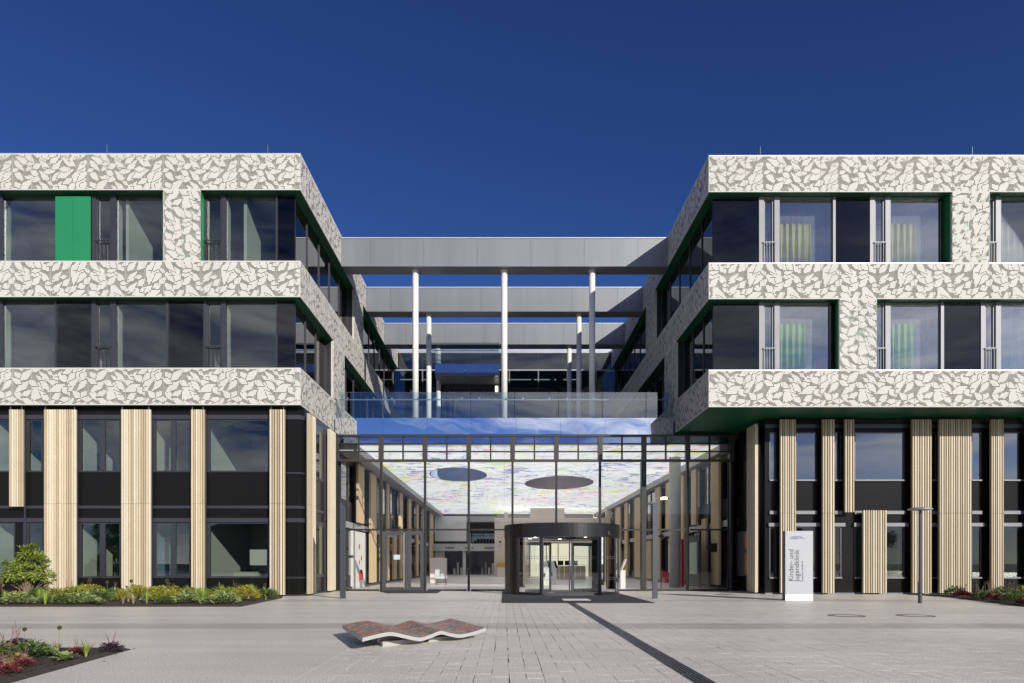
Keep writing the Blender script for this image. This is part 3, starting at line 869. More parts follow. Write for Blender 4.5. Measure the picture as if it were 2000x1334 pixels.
for (p0, p1) in rw:
    xa, xb = rx(p0), rx(p1)
    for (z0, z1) in ((4.785, 6.815), (0.685, 2.83)):
        w = MB().box(xa, xb, YR - 0.02, YR + 0.06, z1 - 0.05, z1).box(xa, xa + 0.05, YR - 0.02, YR + 0.06, z0 + 0.03, z1 - 0.05).box(xb - 0.05, xb, YR - 0.02, YR + 0.06, z0 + 0.03, z1 - 0.05).build('window', M_DARKF, WR)
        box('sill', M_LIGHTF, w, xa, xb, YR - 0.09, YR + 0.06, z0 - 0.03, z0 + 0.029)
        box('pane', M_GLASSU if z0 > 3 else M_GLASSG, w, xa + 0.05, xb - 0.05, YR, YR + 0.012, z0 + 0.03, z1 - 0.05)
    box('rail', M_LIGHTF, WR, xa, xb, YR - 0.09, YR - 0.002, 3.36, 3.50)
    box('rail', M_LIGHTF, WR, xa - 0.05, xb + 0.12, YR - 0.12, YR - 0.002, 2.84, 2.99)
    q0 = rx(prev) if prev else XRS
    for (z0, z1) in ((4.785, 6.815), (0.685, 3.065)):
        box('spandrel', M_BLACK, WR, q0 + 0.002, xa - 0.002, YR, YR + 0.05, z0, z1)
    prev = p1
    for (z0, z1) in ((2.835, 3.065),):
        box('spandrel', M_BLACK, WR, xa, xb, YR, YR + 0.05, z0, z1)
box('spandrel', M_BLACK, WR, rx(2030), XRO, YR, YR + 0.05, 0.685, 3.065)
box('spandrel', M_BLACK, WR, rx(2030), XRO, YR, YR + 0.05, 4.785, 6.815)
Ys = YR - 0.32
for (p0, p1, z0, z1) in ((1523, 1554.5, 0.06, 7.28), (1605, 1629.5, 0.06, 7.28), (1649, 1668.5, 3.42, 7.28), (1684.5, 1731.5, 0.06, 3.5), (1780, 1819, 0.06, 7.28), (1833, 1896.5, 0.06, 7.28), (1934, 1959.5, 0.06, 7.28), (2010, 2050, 0.06, 7.28)):
    slat_screen(WR, pxX(p0, Ys), pxX(p1, Ys), Ys, z0, z1, 'box', 'x', 3.38 if z1 > 5 and z0 < 1 else None)
# side wall of the recess, facing the entrance
box('spandrel', M_BLACK, WR, XRS, XRS + 0.06, YR + 0.054, 32.0, 0.06, zr - 0.01)
box('plinth', M_DARKF, WR, XRS - 0.03, XRS + 0.06, YR + 0.054, 32.0, 0.0, 0.055)
slat_screen(WR, 28.9, 29.9, XRS - 0.3, 0.06, 7.2, 'box', 'r', 3.38)
# display case on the side wall
dc = box('display_case', M_DARKF, WR, XRS - 0.12, XRS - 0.002, 30.1, 31.9, 0.72, 2.75)
box('display_board', mat('orange_board', (0.42, 0.16, 0.05), rough=0.6), dc, XRS - 0.14, XRS - 0.122, 30.15, 30.75, 0.8, 1.75)
box('display_board', MATS['orange_board'], dc, XRS - 0.14, XRS - 0.122, 30.15, 30.75, 1.95, 2.68)
# rooms behind
box('room_floor', M_ROOMF, WR, XRS + 0.3, XRO, YR + 0.15, 33, -0.02, 0.004)
box('floor_slab', M_ROOMC, WR, XRS + 0.3, XRO, YR + 0.15, 33, 3.1, 3.5)
box('room_ceiling', MATS['dark_ceiling'], WR, XRS + 0.3, XRO, YR + 0.15, 33, 7.25, 7.3)
box('room_wall', M_ROOM, WR, XRS + 0.3, XRO, 32.6, 32.7, 0.005, 7.4)
for px in (1600, 1760, 1925):
    X = rx(px)
    for (z0, z1) in ((0.005, 3.1), (3.53, 7.24)):
        box('room_wall', M_ROOM, WR, X - 0.05, X + 0.05, YR + 0.16, 32.6, z0, z1)

# ================================================================== CURTAINS (right wing)
def curtain(px0, px1, z0, z1, lab, amp=0.08):
    Yc = YF + REC + 0.30
    xa, xb = pxX(px0, Yc), pxX(px1, Yc)
    n = max(24, int((xb - xa) * 60))
    vs_, fs_ = [], []
    rg = random.Random(px0)
    ph = rg.random() * 6
    for i in range(n + 1):
        t = i / n
        for j, z in enumerate((z0, (z0 + z1) / 2, z1)):
            a = amp * (1.2 - 0.35 * j)
            yy_ = Yc + a * math.sin(t * (xb - xa) * 27 + ph) + a * 0.5 * math.sin(t * (xb - xa) * 51 + 1.3 * ph)
            vs_.append((xa + (xb - xa) * t + 0.01 * math.sin(t * 40 + j), yy_, z))
    for i in range(n):
        for j in range(2):
            o = 3 * i + j
            fs_.append((o, o + 3, o + 4, o + 1))
    o = MB().add(vs_, fs_).build('curtain', M_CURY if z0 > 12 else M_CURT, None, True)
    md = o.modifiers.new('thickness', 'SOLIDIFY'); md.thickness = 0.004
    return tag(o, lab, 'curtain', 'green curtains in the right wing')
zb2, zt2 = LVR['m1'] + 0.0, LVR['m1'] + 1.88
zb1, zt1 = LVR['b1'] + 0.0, LVR['b1'] + 2.05
curtain(1491, 1509, zb2, zt2, 'narrow pale green curtain, top floor, at the corner vent window of the right wing')
curtain(1522, 1585, zb2, zt2, 'wide pale green curtain, top floor, window nearest the right wing corner')
curtain(1707, 1724, zb2, zt2, 'narrow pale green curtain, top floor, vent window left of the pier')
curtain(1738, 1787, zb2, zt2, 'pale green curtain, top floor, window left of the pier')
curtain(1924, 1938, zb2, zt2, 'narrow pale green curtain, top floor, vent window right of the pier')
curtain(1954, 2010, zb2, zt2, 'pale green curtain at the right picture edge, top floor')
curtain(1491, 1509, zb1, zt1, 'narrow green curtain, lower row, at the corner vent window of the right wing')
curtain(1522, 1574, zb1, zt1, 'wide green curtain, lower row, window nearest the right wing corner')
curtain(1711, 1721, zb1, zt1, 'narrow green curtain, lower row, vent window just right of the pier')
curtain(1741, 1784, zb1, zt1, 'green curtain in three folds, lower row, window right of the pier')

# ================================================================== CROSSBEAMS AND COLUMNS
ZB0, ZB1 = 15.78, 17.20
places = ['nearest', 'middle', 'farthest']
for i, yb_ in enumerate((33.33, 39.3, 45.2)):
    bm_ = thing('crossbeam', 'grey metal crossbeam spanning the court between the wings, %s of three' % places[i], 'beam', (0, yb_, ZB0), 'crossbeams over the court')
    joints = [-7.96] + [-6.54 + 2.61 * k for k in range(6)] + [7.98]
    for k in range(len(joints) - 1):
        xa, xb = joints[k] + 0.005, joints[k + 1] - 0.005
        box('cladding_panel', M_GREY, bm_, xa, xb, yb_, yb_ + 0.03, ZB0 + 0.01, ZB1 - 0.05)
    box('core', M_GREY, bm_, -7.94, 7.96, yb_ + 0.034, yb_ + 0.92, ZB0, ZB1 - 0.06)
    box('coping', M_COPING, bm_, -7.95, 7.97, yb_ - 0.03, yb_ + 0.95, ZB1 - 0.045, ZB1)
    for x_, pos in ((-4.4, 'left'), (0.0, 'centre'), (4.35, 'right')):
        c = MB().cyl(x_, yb_ + 0.48, 7.95, ZB0 - 0.004, 0.15, n=28).build('column', M_WHITE, None, True)
        for p in c.data.polygons:
            p.use_smooth = len(p.vertices) == 4
        cl = MB().cyl(x_, yb_ + 0.48, ZB0 - 0.09, ZB0 - 0.005, 0.18, n=28).build('column_collar', M_WHITE, c)
        tag(c, 'white round column at the %s under the %s crossbeam' % (pos, places[i]), 'column', 'round columns on the terrace')

# ================================================================== REAR BLOCK
YBK = 51.2
RB = thing('rear_block', 'dark glazed rear block closing the court beyond the terrace', 'building', (0, 55, 7.9))
box('fascia', M_RAIL, RB, -8.3, 8.3, YBK - 0.05, YBK + 0.1, 17.05, 17.28)
box('side_wall', M_BACK, RB, -9.6, -8.31, YBK + 0.01, YBK + 0.3, 7.9, 17.3)
box('side_wall', M_BACK, RB, 8.31, 9.6, YBK + 0.01, YBK + 0.3, 7.9, 17.3)
box('roof', M_COPING, RB, -8.3, 8.3, YBK, 62, 17.28, 17.34)
M_GLASSK = glass('rear_glass', (0.30, 0.33, 0.36), base=0.05, k=1.0, wave=0.0008)
joints = [-8.3 + 2.17 * k for k in range(8)] + [8.3]
for k in range(len(joints) - 1):
    xa, xb = joints[k] + 0.02, joints[k + 1] - 0.02
    for (z0, z1) in ((15.82, 17.04), (12.2, 15.7), (8.0, 12.05)):
        box('pane', M_GLASSK, RB, xa, xb, YBK, YBK + 0.015, z0, z1)
    box('mullion', M_DARKF, RB, joints[k + 1] - 0.018, joints[k + 1] + 0.018, YBK - 0.03, YBK + 0.05, 8.0, 17.04)
    box('rail_post', M_LIGHTF, RB, joints[k + 1] - 0.04, joints[k + 1] + 0.04, YBK - 0.12, YBK - 0.04, 14.9, 15.71)
box('rail', M_RAIL, RB, -8.3, 8.3, YBK - 0.12, YBK - 0.002, 15.715, 15.80)
box('floor_edge', M_DARKF, RB, -8.3, 8.3, YBK - 0.02, YBK + 0.3, 12.06, 12.19)
box('floor_slab', M_BLACKM, RB, -8.3, 8.3, YBK + 0.32, 62, 11.9, 12.19)
box('ceiling', M_BLACKM, RB, -8.3, 8.3, YBK + 0.1, 62, 17.05, 17.2)
box('back_wall', mat('rear_room_wall', (0.06, 0.065, 0.06), rough=0.8), RB, -8.3, 8.3, 57, 57.1, 8, 17.05)
M_LED = emit('led_tube', (0.75, 1.0, 0.75), 2.2)
for (p0, p1) in ((781, 810), (826, 832), (992, 1037), (1043, 1051), (1053, 1074), (1083, 1086), (1100, 1125)):
    Y_ = 53.0
    box('tube_light', M_LED, RB, pxX(p0, Y_), pxX(p1, Y_), Y_, Y_ + 0.05, pyZ(742, Y_), pyZ(740.5, Y_))
for (p0, p1, q0, q1) in ((997, 1037, 803, 808), (1020, 1028, 797, 803)):
    Y_ = 54.0
    box('desk', mat('desk_pale', (0.55, 0.58, 0.36), rough=0.6), RB, pxX(p0, Y_), pxX(p1, Y_), Y_, Y_ + 0.6, pyZ(q1, Y_), pyZ(q0, Y_))
box('wall_board', M_WHITE, RB, pxX(1073, 54.0), pxX(1092, 54.0), 54.0, 54.05, pyZ(782, 54.0), pyZ(770, 54.0))

# projecting bay with a glass parapet tilted to mirror the sky
BAY = thing('glass_bay', 'projecting glass bay with sky-mirroring parapet panels hung on the rear block', 'balcony', (-2.4, 48, 13.5))
Yb = 44.6
xa, xb, xm = pxX(850, Yb), pxX(975, Yb), pxX(907, Yb)
M_SKYMIRP = mat('parapet_sky_mirror', (0.86, 0.90, 0.96), rough=0.06, metal=0.9, var=0.02)
for (a, b) in ((xa, xm - 0.01), (xm + 0.01, xb)):      # tilt added so the parapet glass mirrors the open sky
    MB().add([(a, Yb - 0.12, 13.5), (b, Yb - 0.12, 13.5), (b, Yb - 0.07, 13.5), (a, Yb - 0.07, 13.5), (a, Yb + 0.05, 14.33), (b, Yb + 0.05, 14.33), (b, Yb + 0.10, 14.33), (a, Yb + 0.10, 14.33)],
             [(0, 3, 2, 1), (4, 5, 6, 7), (0, 1, 5, 4), (1, 2, 6, 5), (2, 3, 7, 6), (3, 0, 4, 7)]).build('parapet_panel', M_SKYMIRP, BAY)
box('side_panel', M_GREY, BAY, xa, xa + 0.05, Yb + 0.054, YBK - 0.13, 13.5, 14.33)
box('side_panel', M_GREY, BAY, xb - 0.05, xb, Yb + 0.054, YBK - 0.13, 13.5, 14.33)
box('deck', M_GREY, BAY, xa + 0.052, xb - 0.052, Yb + 0.054, YBK - 0.13, 13.5, 13.62)
box('glass_screen', M_GLASSB, BAY, xa - 0.25, xb - 0.02, Yb + 0.02, Yb + 0.032, 14.34, 15.68)
box('glass_screen', M_GLASSB, BAY, xa + 0.01, xa + 0.022, Yb + 0.06, YBK - 0.13, 14.34, 15.68)
box('screen_edge', M_DARKF, BAY, xa - 0.25, xb, Yb + 0.015, Yb + 0.037, 15.685, 15.71)
box('screen_edge', M_DARKF, BAY, xb - 0.018, xb, Yb + 0.015, Yb + 0.037, 14.34, 15.684)
box('handrail', M_RAIL, BAY, xa - 0.2, xb - 0.05, Yb + 0.1, Yb + 0.14, 15.22, 15.27)
for k, px in enumerate((908, 963)):
    box('clamp', M_RAIL, BAY, pxX(px, Yb) - 0.05, pxX(px, Yb) + 0.05, Yb + 0.04, Yb + 0.16, 15.27, 15.33)
LOW = thing('lobby_glazing', 'dark glass lobby below the projecting glass bay on the terrace', 'glazing', (-2.4, 47, 7.95))
for k in range(4):
    x0 = pxX(858, 46.5) + k * (pxX(975, 46.5) - pxX(858, 46.5)) / 4
    x1 = x0 + (pxX(975, 46.5) - pxX(858, 46.5)) / 4
    box('pane', M_GLASSK, LOW, x0 + 0.02, x1 - 0.02, 46.5, 46.515, 8.0, 13.45)
    box('mullion', M_DARKF, LOW, x1 - 0.02, x1 + 0.02, 46.46, 46.54, 7.96, 13.48)
box('inner_wall', MATS['rear_room_wall'], LOW, pxX(858, 46.5), pxX(975, 46.5), 49.6, 49.7, 7.96, 13.45)
lamp = MB().box(-0.62, -0.42, 46.2, 46.4, 12.95, 13.3).build('bulkhead_lamp', emit('lamp_warm', (1, 0.95, 0.7), 1.5))
tag(lamp, 'small pale bulkhead lamp under the right end of the glass bay', 'lamp')

# ================================================================== ENTRANCE HALL
YH = 32.0
XH0, XH1 = -7.92, 10.74
ZC = 6.9
H = thing('entrance_hall', 'glazed entrance hall between the wings with painted luminous ceiling', 'building', (1.4, 55, 0))
YE = 78.0
# --- roof / terrace deck and ceiling with two elliptic light wells
ELL = [(-2.90, 43.2, 1.74, 3.3, 'left'), (3.80, 47.7, 2.33, 3.9, 'right')]
def plate_with_holes(name, m, z, x0, x1, y0, y1, parent):
    bm = bmesh.new()
    def loop(pts):
        vv = [bm.verts.new((x, y, z)) for x, y in pts]
        return [bm.edges.new((vv[i], vv[(i + 1) % len(vv)])) for i in range(len(vv))]
    ed = loop([(x0, y0), (x1, y0), (x1, y1), (x0, y1)])
    for (ex, ey, ra, rb, _) in ELL:
        ed += loop([(ex + ra * math.cos(2 * math.pi * i / 64), ey + rb * math.sin(2 * math.pi * i / 64)) for i in range(64)])
    bmesh.ops.triangle_fill(bm, use_beauty=True, use_dissolve=False, edges=ed)
    d = bpy.data.meshes.new(name); bm.to_mesh(d); bm.free()
    d.materials.append(m)
    return put(name, d, parent)
# painted luminous ceiling: white membrane with brush strokes in several colours
def ceiling_mat():
    m = bpy.data.materials.new('painted_luminous_ceiling'); m.use_nodes = True
    nt = m.node_tree; L = nt.links
    b = nt.nodes['Principled BSDF']
    geo = _n(nt, 'ShaderNodeNewGeometry')
    cur = None
    base = _n(nt, 'ShaderNodeRGB'); base.outputs[0].default_value = (0.86, 0.88, 0.88, 1)
    cur = base.outputs[0]
    # (scale along x, along y, rotation, threshold, colour, noise seed, region noise threshold)
    strokes = [((0.35, 2.2), 8, 0.60, (0.10, 0.16, 0.48), 1.0, 0.47), ((0.5, 3.2), -14, 0.61, (0.75, 0.10, 0.25), 9.0, 0.50), ((0.3, 1.1), 16, 0.60, (0.72, 0.78, 0.05), 17.0, 0.48),
               ((0.8, 4.5), -5, 0.64, (0.03, 0.04, 0.10), 25.0, 0.44), ((0.6, 3.0), 24, 0.64, (0.10, 0.35, 0.75), 33.0, 0.53), ((0.4, 3.6), 3, 0.60, (0.42, 0.25, 0.62), 41.0, 0.50),
               ((0.25, 1.4), -20, 0.62, (0.55, 0.75, 0.40), 52.0, 0.46), ((3.0, 0.7), 10, 0.67, (0.80, 0.15, 0.12), 63.0, 0.55)]
    for (sc, rot, th, col, seed, rth) in strokes:
        th -= 0.05; rth += 0.02
        mp = _n(nt, 'ShaderNodeMapping'); mp.inputs['Scale'].default_value = (sc[0] * 1.6, sc[1] * 0.30, 1)
        mp.inputs['Rotation'].default_value = (0, 0, R(rot)); mp.inputs['Location'].default_value = (seed, seed * 1.7, 0)
        L.new(geo.outputs['Position'], mp.inputs[0])
        n1 = _n(nt, 'ShaderNodeTexNoise'); n1.inputs['Scale'].default_value = 1.6; n1.inputs['Detail'].default_value = 5; n1.inputs['Roughness'].default_value = 0.6; n1.inputs['Distortion'].default_value = 0.8
        L.new(mp.outputs[0], n1.inputs['Vector'])
        r1 = _n(nt, 'ShaderNodeMapRange'); r1.inputs[1].default_value = th; r1.inputs[2].default_value = th + 0.02
        L.new(n1.outputs['Fac'], r1.inputs[0])
        mp2 = _n(nt, 'ShaderNodeMapping'); mp2.inputs['Scale'].default_value = (0.16, 0.08, 1); mp2.inputs['Location'].default_value = (seed * 3.1, seed, 0)
        L.new(geo.outputs['Position'], mp2.inputs[0])
        n2 = _n(nt, 'ShaderNodeTexNoise'); n2.inputs['Scale'].default_value = 1.0; n2.inputs['Detail'].default_value = 2
        L.new(mp2.outputs[0], n2.inputs['Vector'])
        r2 = _n(nt, 'ShaderNodeMapRange'); r2.inputs[1].default_value = rth; r2.inputs[2].default_value = rth + 0.08; r2.inputs[4].default_value = 0.75
        L.new(n2.outputs['Fac'], r2.inputs[0])
        mu = _n(nt, 'ShaderNodeMath', operation='MULTIPLY'); L.new(r1.outputs[0], mu.inputs[0]); L.new(r2.outputs[0], mu.inputs[1])
        mx = _n(nt, 'ShaderNodeMixRGB'); mx.inputs[2].default_value = (*col, 1)
        L.new(mu.outputs[0], mx.inputs[0]); L.new(cur, mx.inputs[1]); cur = mx.outputs[0]
    # fine membrane seams every 1.6 m across
    sp = _n(nt, 'ShaderNodeSeparateXYZ'); L.new(geo.outputs['Position'], sp.inputs[0])
    for (ax, per, w) in (('Y', 1.9, 0.025), ('X', 2.05, 0.012)):
        md = _n(nt, 'ShaderNodeMath', operation='PINGPONG'); L.new(sp.outputs[ax], md.inputs[0]); md.inputs[1].default_value = per / 2
        lt = _n(nt, 'ShaderNodeMath', operation='LESS_THAN'); L.new(md.outputs[0], lt.inputs[0]); lt.inputs[1].default_value = w
        mx = _n(nt, 'ShaderNodeMixRGB'); mx.inputs[2].default_value = (0.35, 0.36, 0.40, 1)
        ml = _n(nt, 'ShaderNodeMath', operation='MULTIPLY'); L.new(lt.outputs[0], ml.inputs[0]); ml.inputs[1].default_value = 0.6
        L.new(ml.outputs[0], mx.inputs[0]); L.new(cur, mx.inputs[1]); cur = mx.outputs[0]
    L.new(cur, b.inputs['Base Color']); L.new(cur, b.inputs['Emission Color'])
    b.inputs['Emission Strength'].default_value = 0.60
    b.inputs['Roughness'].default_value = 0.6
    return m
M_HALLW = mat('hall_timber', (0.74, 0.66, 0.60), rough=0.55, var=0.06, vscale=2.0, streak=(0.3, 0.3, 9.0))
M_HALLG = mat('hall_grey', (0.38, 0.365, 0.37), rough=0.5, var=0.04)
M_HALLP = mat('hall_pale', (0.80, 0.80, 0.80), rough=0.5, var=0.04)
M_TERR = mat('hall_floor', (0.74, 0.70, 0.69), spec=0.25, rough=0.32, var=0.05, vscale=1.0)
M_CEIL = ceiling_mat()
M_WELLB = mat('sky_tint_well_lining', (0.50, 0.62, 0.88), rough=0.35)  # blue of the sky in the well is put into the lining colour
M_WELLG = mat('grey_well_lining', (0.80, 0.75, 0.73), rough=0.5)
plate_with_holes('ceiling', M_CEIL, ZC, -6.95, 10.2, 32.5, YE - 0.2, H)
plate_with_holes('terrace_deck', M_HALLG, 7.95, XH0 - 0.1, XH1, 32.1, YE + 1, H)
box('hall_end', M_HALLP, H, -7.9, XH1, YE + 0.7, YE + 0.9, 0, 7.9)
for (ex, ey, ra, rb, nm) in ELL:
    n = 64
    vs_, fs_ = [], []
    for i in range(n):
        t = 2 * math.pi * i / n
        vs_ += [(ex + ra * math.cos(t), ey + rb * math.sin(t), ZC - 0.02), (ex + ra * math.cos(t), ey + rb * math.sin(t), 8.0)]
    for i in range(n):
        fs_.append((2 * i, 2 * i + 1, (2 * i + 3) % (2 * n), (2 * i + 2) % (2 * n)))
    o = MB().add(vs_, fs_).build('light_well', M_WELLB if nm == 'left' else M_WELLG, H, True)
    tag(o, '%s elliptic light well in the ceiling' % ('sky-reflection coloured' if nm == 'left' else 'grey lined'))
    vs_ = []
    for i in range(n):
        t = 2 * math.pi * i / n
        vs_ += [(ex + (ra + d) * math.cos(t), ey + (rb + d) * math.sin(t), ZC - 0.025) for d in (-0.0, 0.06)]
    MB().add(vs_, [(2 * i, 2 * i + 1, (2 * i + 3) % (2 * n), (2 * i + 2) % (2 * n)) for i in range(n)]).build('well_rim', M_DARKF, o)
# closed void above ceiling edges, side bulkheads
box('bulkhead', M_HALLG, H, XH0, -6.96, 32.35, YE, 6.55, 7.9)
box('bulkhead', M_HALLG, H, 10.21, XH1, 32.35, YE, 6.55, 7.9)
box('roof_edge', M_BLACKM, H, XH0, XH1, 32.12, 32.34, 7.28, 7.9)
# floor
box('hall_floor', M_TERR, H, XH0, XH1, 32.08, YE, -0.02, 0.006)
# side walls inside
XWL, XWR = -7.75, 10.6
M_GLASSI = glass('inner_glass', (0.10, 0.11, 0.13), base=0.06, k=1.2)
for (xw, s) in ((XWL, 1), (XWR, -1)):
    box('inner_wall', M_BLACKM, H, xw - s * 0.15, xw - s * 0.05, 32.1, YE, 0.0, 6.54)
    y = 32.3
    k = 0
    while y < 76:
        L_ = 1.55
        for (z0, z1) in ((4.4, 6.3), (0.7, 2.9)):
            box('inner_window', M_GLASSI, H, xw - s * 0.045, xw - s * 0.03, y + 0.04, y + L_ - 0.04, z0, z1)
        box('inner_mullion', M_DARKF, H, xw - s * 0.045, xw + s * 0.03, y - 0.03, y + 0.03, 0.06, 6.5)
        y += L_; k += 1
    box('inner_rail', M_HALLG, H, xw - s * 0.045, xw + s * 0.06, 32.3, 76, 3.05, 3.35)
    box('inner_rail', M_DARKF, H, xw - s * 0.045, xw + s * 0.06, 32.3, 76, 0.0, 0.12)
# slat screens on the inner walls, left then right: (start, length, z0, z1)
for (y0, L_, z0, z1) in ((35.0, 1.5, 3.4, 6.4), (38.3, 1.7, 0.2, 6.4), (41.5, 0.6, 0.2, 3.0), (43.7, 0.8, 0.2, 6.4), (46.2, 1.4, 0.2, 3.0), (49.0, 1.4, 0.2, 6.4), (53.4, 1.6, 0.2, 6.4), (58.4, 1.2, 0.2, 6.4), (63.0, 1.8, 0.2, 6.4), (69.0, 3.0, 0.2, 6.4)):
    slat_screen(H, y0, y0 + L_, XWL + 0.22, z0, z1, 'box', 'l', None, pitch=0.17, seq=[3, 0, 3])
for (y0, L_, z0, z1) in ((32.9, 1.25, 0.25, 6.4), (35.0, 0.8, 0.25, 3.6), (36.8, 1.0, 3.4, 6.4), (39.4, 1.2, 0.25, 6.4), (42.6, 1.2, 3.4, 6.4), (45.4, 1.4, 0.2, 6.4), (48.2, 1.6, 0.2, 2.9), (52.0, 2.2, 0.2, 6.4), (57.4, 1.3, 0.2, 6.4), (61.0, 2.5, 0.2, 6.4)):
    slat_screen(H, y0, y0 + L_, XWR - 0.22, z0, z1, 'box', 'r', None, pitch=0.17, seq=[3, 0, 3])
# white board with signs by the fire extinguisher
bd = box('wall_board', M_WHITE, H, XWL - 0.04, XWL + 0.10, 34.6, 37.6, 0.02, 2.95)
M_RED = mat('signal_red', (0.55, 0.02, 0.03), rough=0.35)
for (y0, z0, s_) in ((35.9, 2.05, 0.25), (36.4, 1.45, 0.22), (35.9, 1.25, 0.2)):
    box('red_sign', M_RED, bd, XWL + 0.101, XWL + 0.11, y0, y0 + s_, z0, z0 + s_)
# end wall: upper gallery, signage band, dark opening
Ye = 76.0
box('end_wall', M_HALLP, H, -7.9, pxX(911, Ye), Ye, Ye + 0.2, 3.75, 6.54)
box('end_wall', M_HALLG, H, pxX(911, Ye), -0.9, Ye + 0.01, Ye + 0.2, 5.9, 6.54)
box('gallery_opening', M_BLACKM, H, pxX(911, Ye), -0.9, Ye + 2.0, Ye + 2.1, 3.4, 5.9)
gal = box('gallery_rail', M_GLASSI, H, pxX(911, Ye), -0.9, Ye, Ye + 0.02, 3.5, 4.6)
for k in range(9):
    xx_ = pxX(913, Ye) + k * 0.34
    box('rail_post', M_LIGHTF, gal, xx_, xx_ + 0.07, Ye - 0.04, Ye - 0.003, 3.5, 4.6)
sb = box('sign_band', mat('band_white', (0.66, 0.67, 0.68), rough=0.5), H, -7.9, -0.9, Ye - 0.8, Ye - 0.02, 2.65, 3.45)
for (px, w) in ((869, 18), (908, 10), (921, 4), (946, 18)):
    box('lettering', M_DARKF, sb, pxX(px, Ye - .8), pxX(px + w, Ye - .8), Ye - 0.81, Ye - 0.801, 2.92, 3.04)
box('end_wall', M_HALLP, H, -7.9, pxX(868, Ye), Ye, Ye + 0.2, 0.0, 2.64)
for (p0, p1) in ((904, 910), (965, 972)):
    box('pillar', M_HALLP, H, pxX(p0, Ye), pxX(p1, Ye), Ye - 0.4, Ye - 0.03, 0.0, 2.64)
box('dark_recess', mat('recess_dark', (0.12, 0.125, 0.15), rough=0.5), H, -7.9, -0.9, YE + 0.5, YE + 0.6, 0, 6.9)
rg = random.Random(9)
for k in range(14):
    xx_ = pxX(872 + k * 6.8, YE)
    box('shelf_unit', rg.choice([M_HALLG, M_DARKF, M_HALLP]), H, xx_, xx_ + 0.22, YE - 0.1, YE + 0.2, 0.01, rg.uniform(0.7, 2.2))
# timber reception block
Yt = 67.0
RBX = thing('reception_block', 'pale timber-clad reception block inside the hall behind the revolving door', 'block', (5, 70, 0))
nb = 12
for k in range(nb):
    z0 = 5.75 * k / nb
    box('board', M_HALLW, RBX, pxX(966, Yt), 10.4, Yt, Yt + 0.12, z0 + 0.008, z0 + 5.75 / nb - 0.004)
box('body', M_HALLW, RBX, pxX(966, Yt) + 0.02, 10.3, Yt + 0.124, 75.0, 0.02, 5.72)
mb = MB().prism([(pxX(1036, Yt), Yt + 0.5), (pxX(1103, Yt), Yt + 0.5), (pxX(1103, Yt), Yt + 2.5), (pxX(1042, Yt), Yt + 2.5)], 5.76, 6.75)
mb.build('roof_box', M_HALLW, RBX)
for (p0, p1, zt_) in ((985, 992, 6.3), (1184, 1195, 7.88)):
    box('chimney_post', M_HALLW, RBX, pxX(p0, Yt), pxX(p1, Yt), Yt + 0.2, Yt + 0.7, 5.76, min(zt_, 6.85))
box('counter', mat('counter_orange', (0.65, 0.38, 0.08), rough=0.5), RBX, pxX(971, 66), pxX(989, 66), 65.4, 66.9, 0.95, 1.35)
box('counter_front', M_HALLW, RBX, pxX(971, 66), pxX(989, 66), 65.45, 66.9, 0.01, 0.94)
dw = box('doorway_added_glow', emit('added_glow', (0.86, 0.80, 0.62), 0.55), RBX, pxX(1035, Yt), pxX(1150, Yt), Yt - 0.03, Yt - 0.002, 0.02, 3.2)  # glow added to the doorway panel to brighten the reception behind the drum
for px in (1035, 1067, 1090, 1112, 1150):
    box('added_glow_frame', M_DARKF, dw, pxX(px, Yt) - 0.04, pxX(px, Yt) + 0.04, Yt - 0.06, Yt - 0.031, 0.02, 3.2)
cam_ = MB().cyl(0, 0, 0, 0.06, 0.28, n=20)
pr = put('porthole', MB().add([(x_, -z_, y_) for x_, y_, z_ in cam_.v], cam_.f).mesh('porthole', M_WHITE), RBX, (pxX(977, Yt), Yt - 0.01, pyZ(1058, Yt)))
put('porthole_lens', MB().add([(x_ * .4, -z_ - .07, y_ * .4) for x_, y_, z_ in cam_.v], cam_.f).mesh('porthole_lens', M_BLACKM), RBX, (pxX(977, Yt), Yt - 0.02, pyZ(1058, Yt)))

# --- glazed front of the hall
P = 2.052
xs = [pxX(744.5, YH) + P * k for k in range(-1, 9)]
xs[0] = XH0 + 0.05
xs[-1] = XH1 - 0.1
Z_TR, Z_CL0, Z_CL1 = 2.86, 6.10, 7.22
M_BRONZE = mat('bronze_rail', (0.06, 0.055, 0.05), rough=0.4, metal=0.4)
for k, x_ in enumerate(xs):
    w = 0.11 if k == 7 else 0.05
    d = 0.30 if k == 7 else 0.16
    box('mullion', M_BLACKM, H, x_ - w, x_ + w, YH - 0.06, YH + d, 0.0 if k not in (5,) else 2.96, Z_CL0 - 0.05)
    box('mullion', M_BRONZE, H, x_ - 0.11, x_ + 0.11, YH - 0.10, YH + 0.12, Z_CL0 + 0.062, Z_CL1)
box('transom', M_BRONZE, H, XH0, XH1, YH - 0.09, YH + 0.12, Z_CL0 - 0.045, Z_CL0 + 0.06)
box('head_rail', M_BRONZE, H, XH0, XH1, YH - 0.12, YH + 0.12, Z_CL1 + 0.003, Z_CL1 + 0.07)
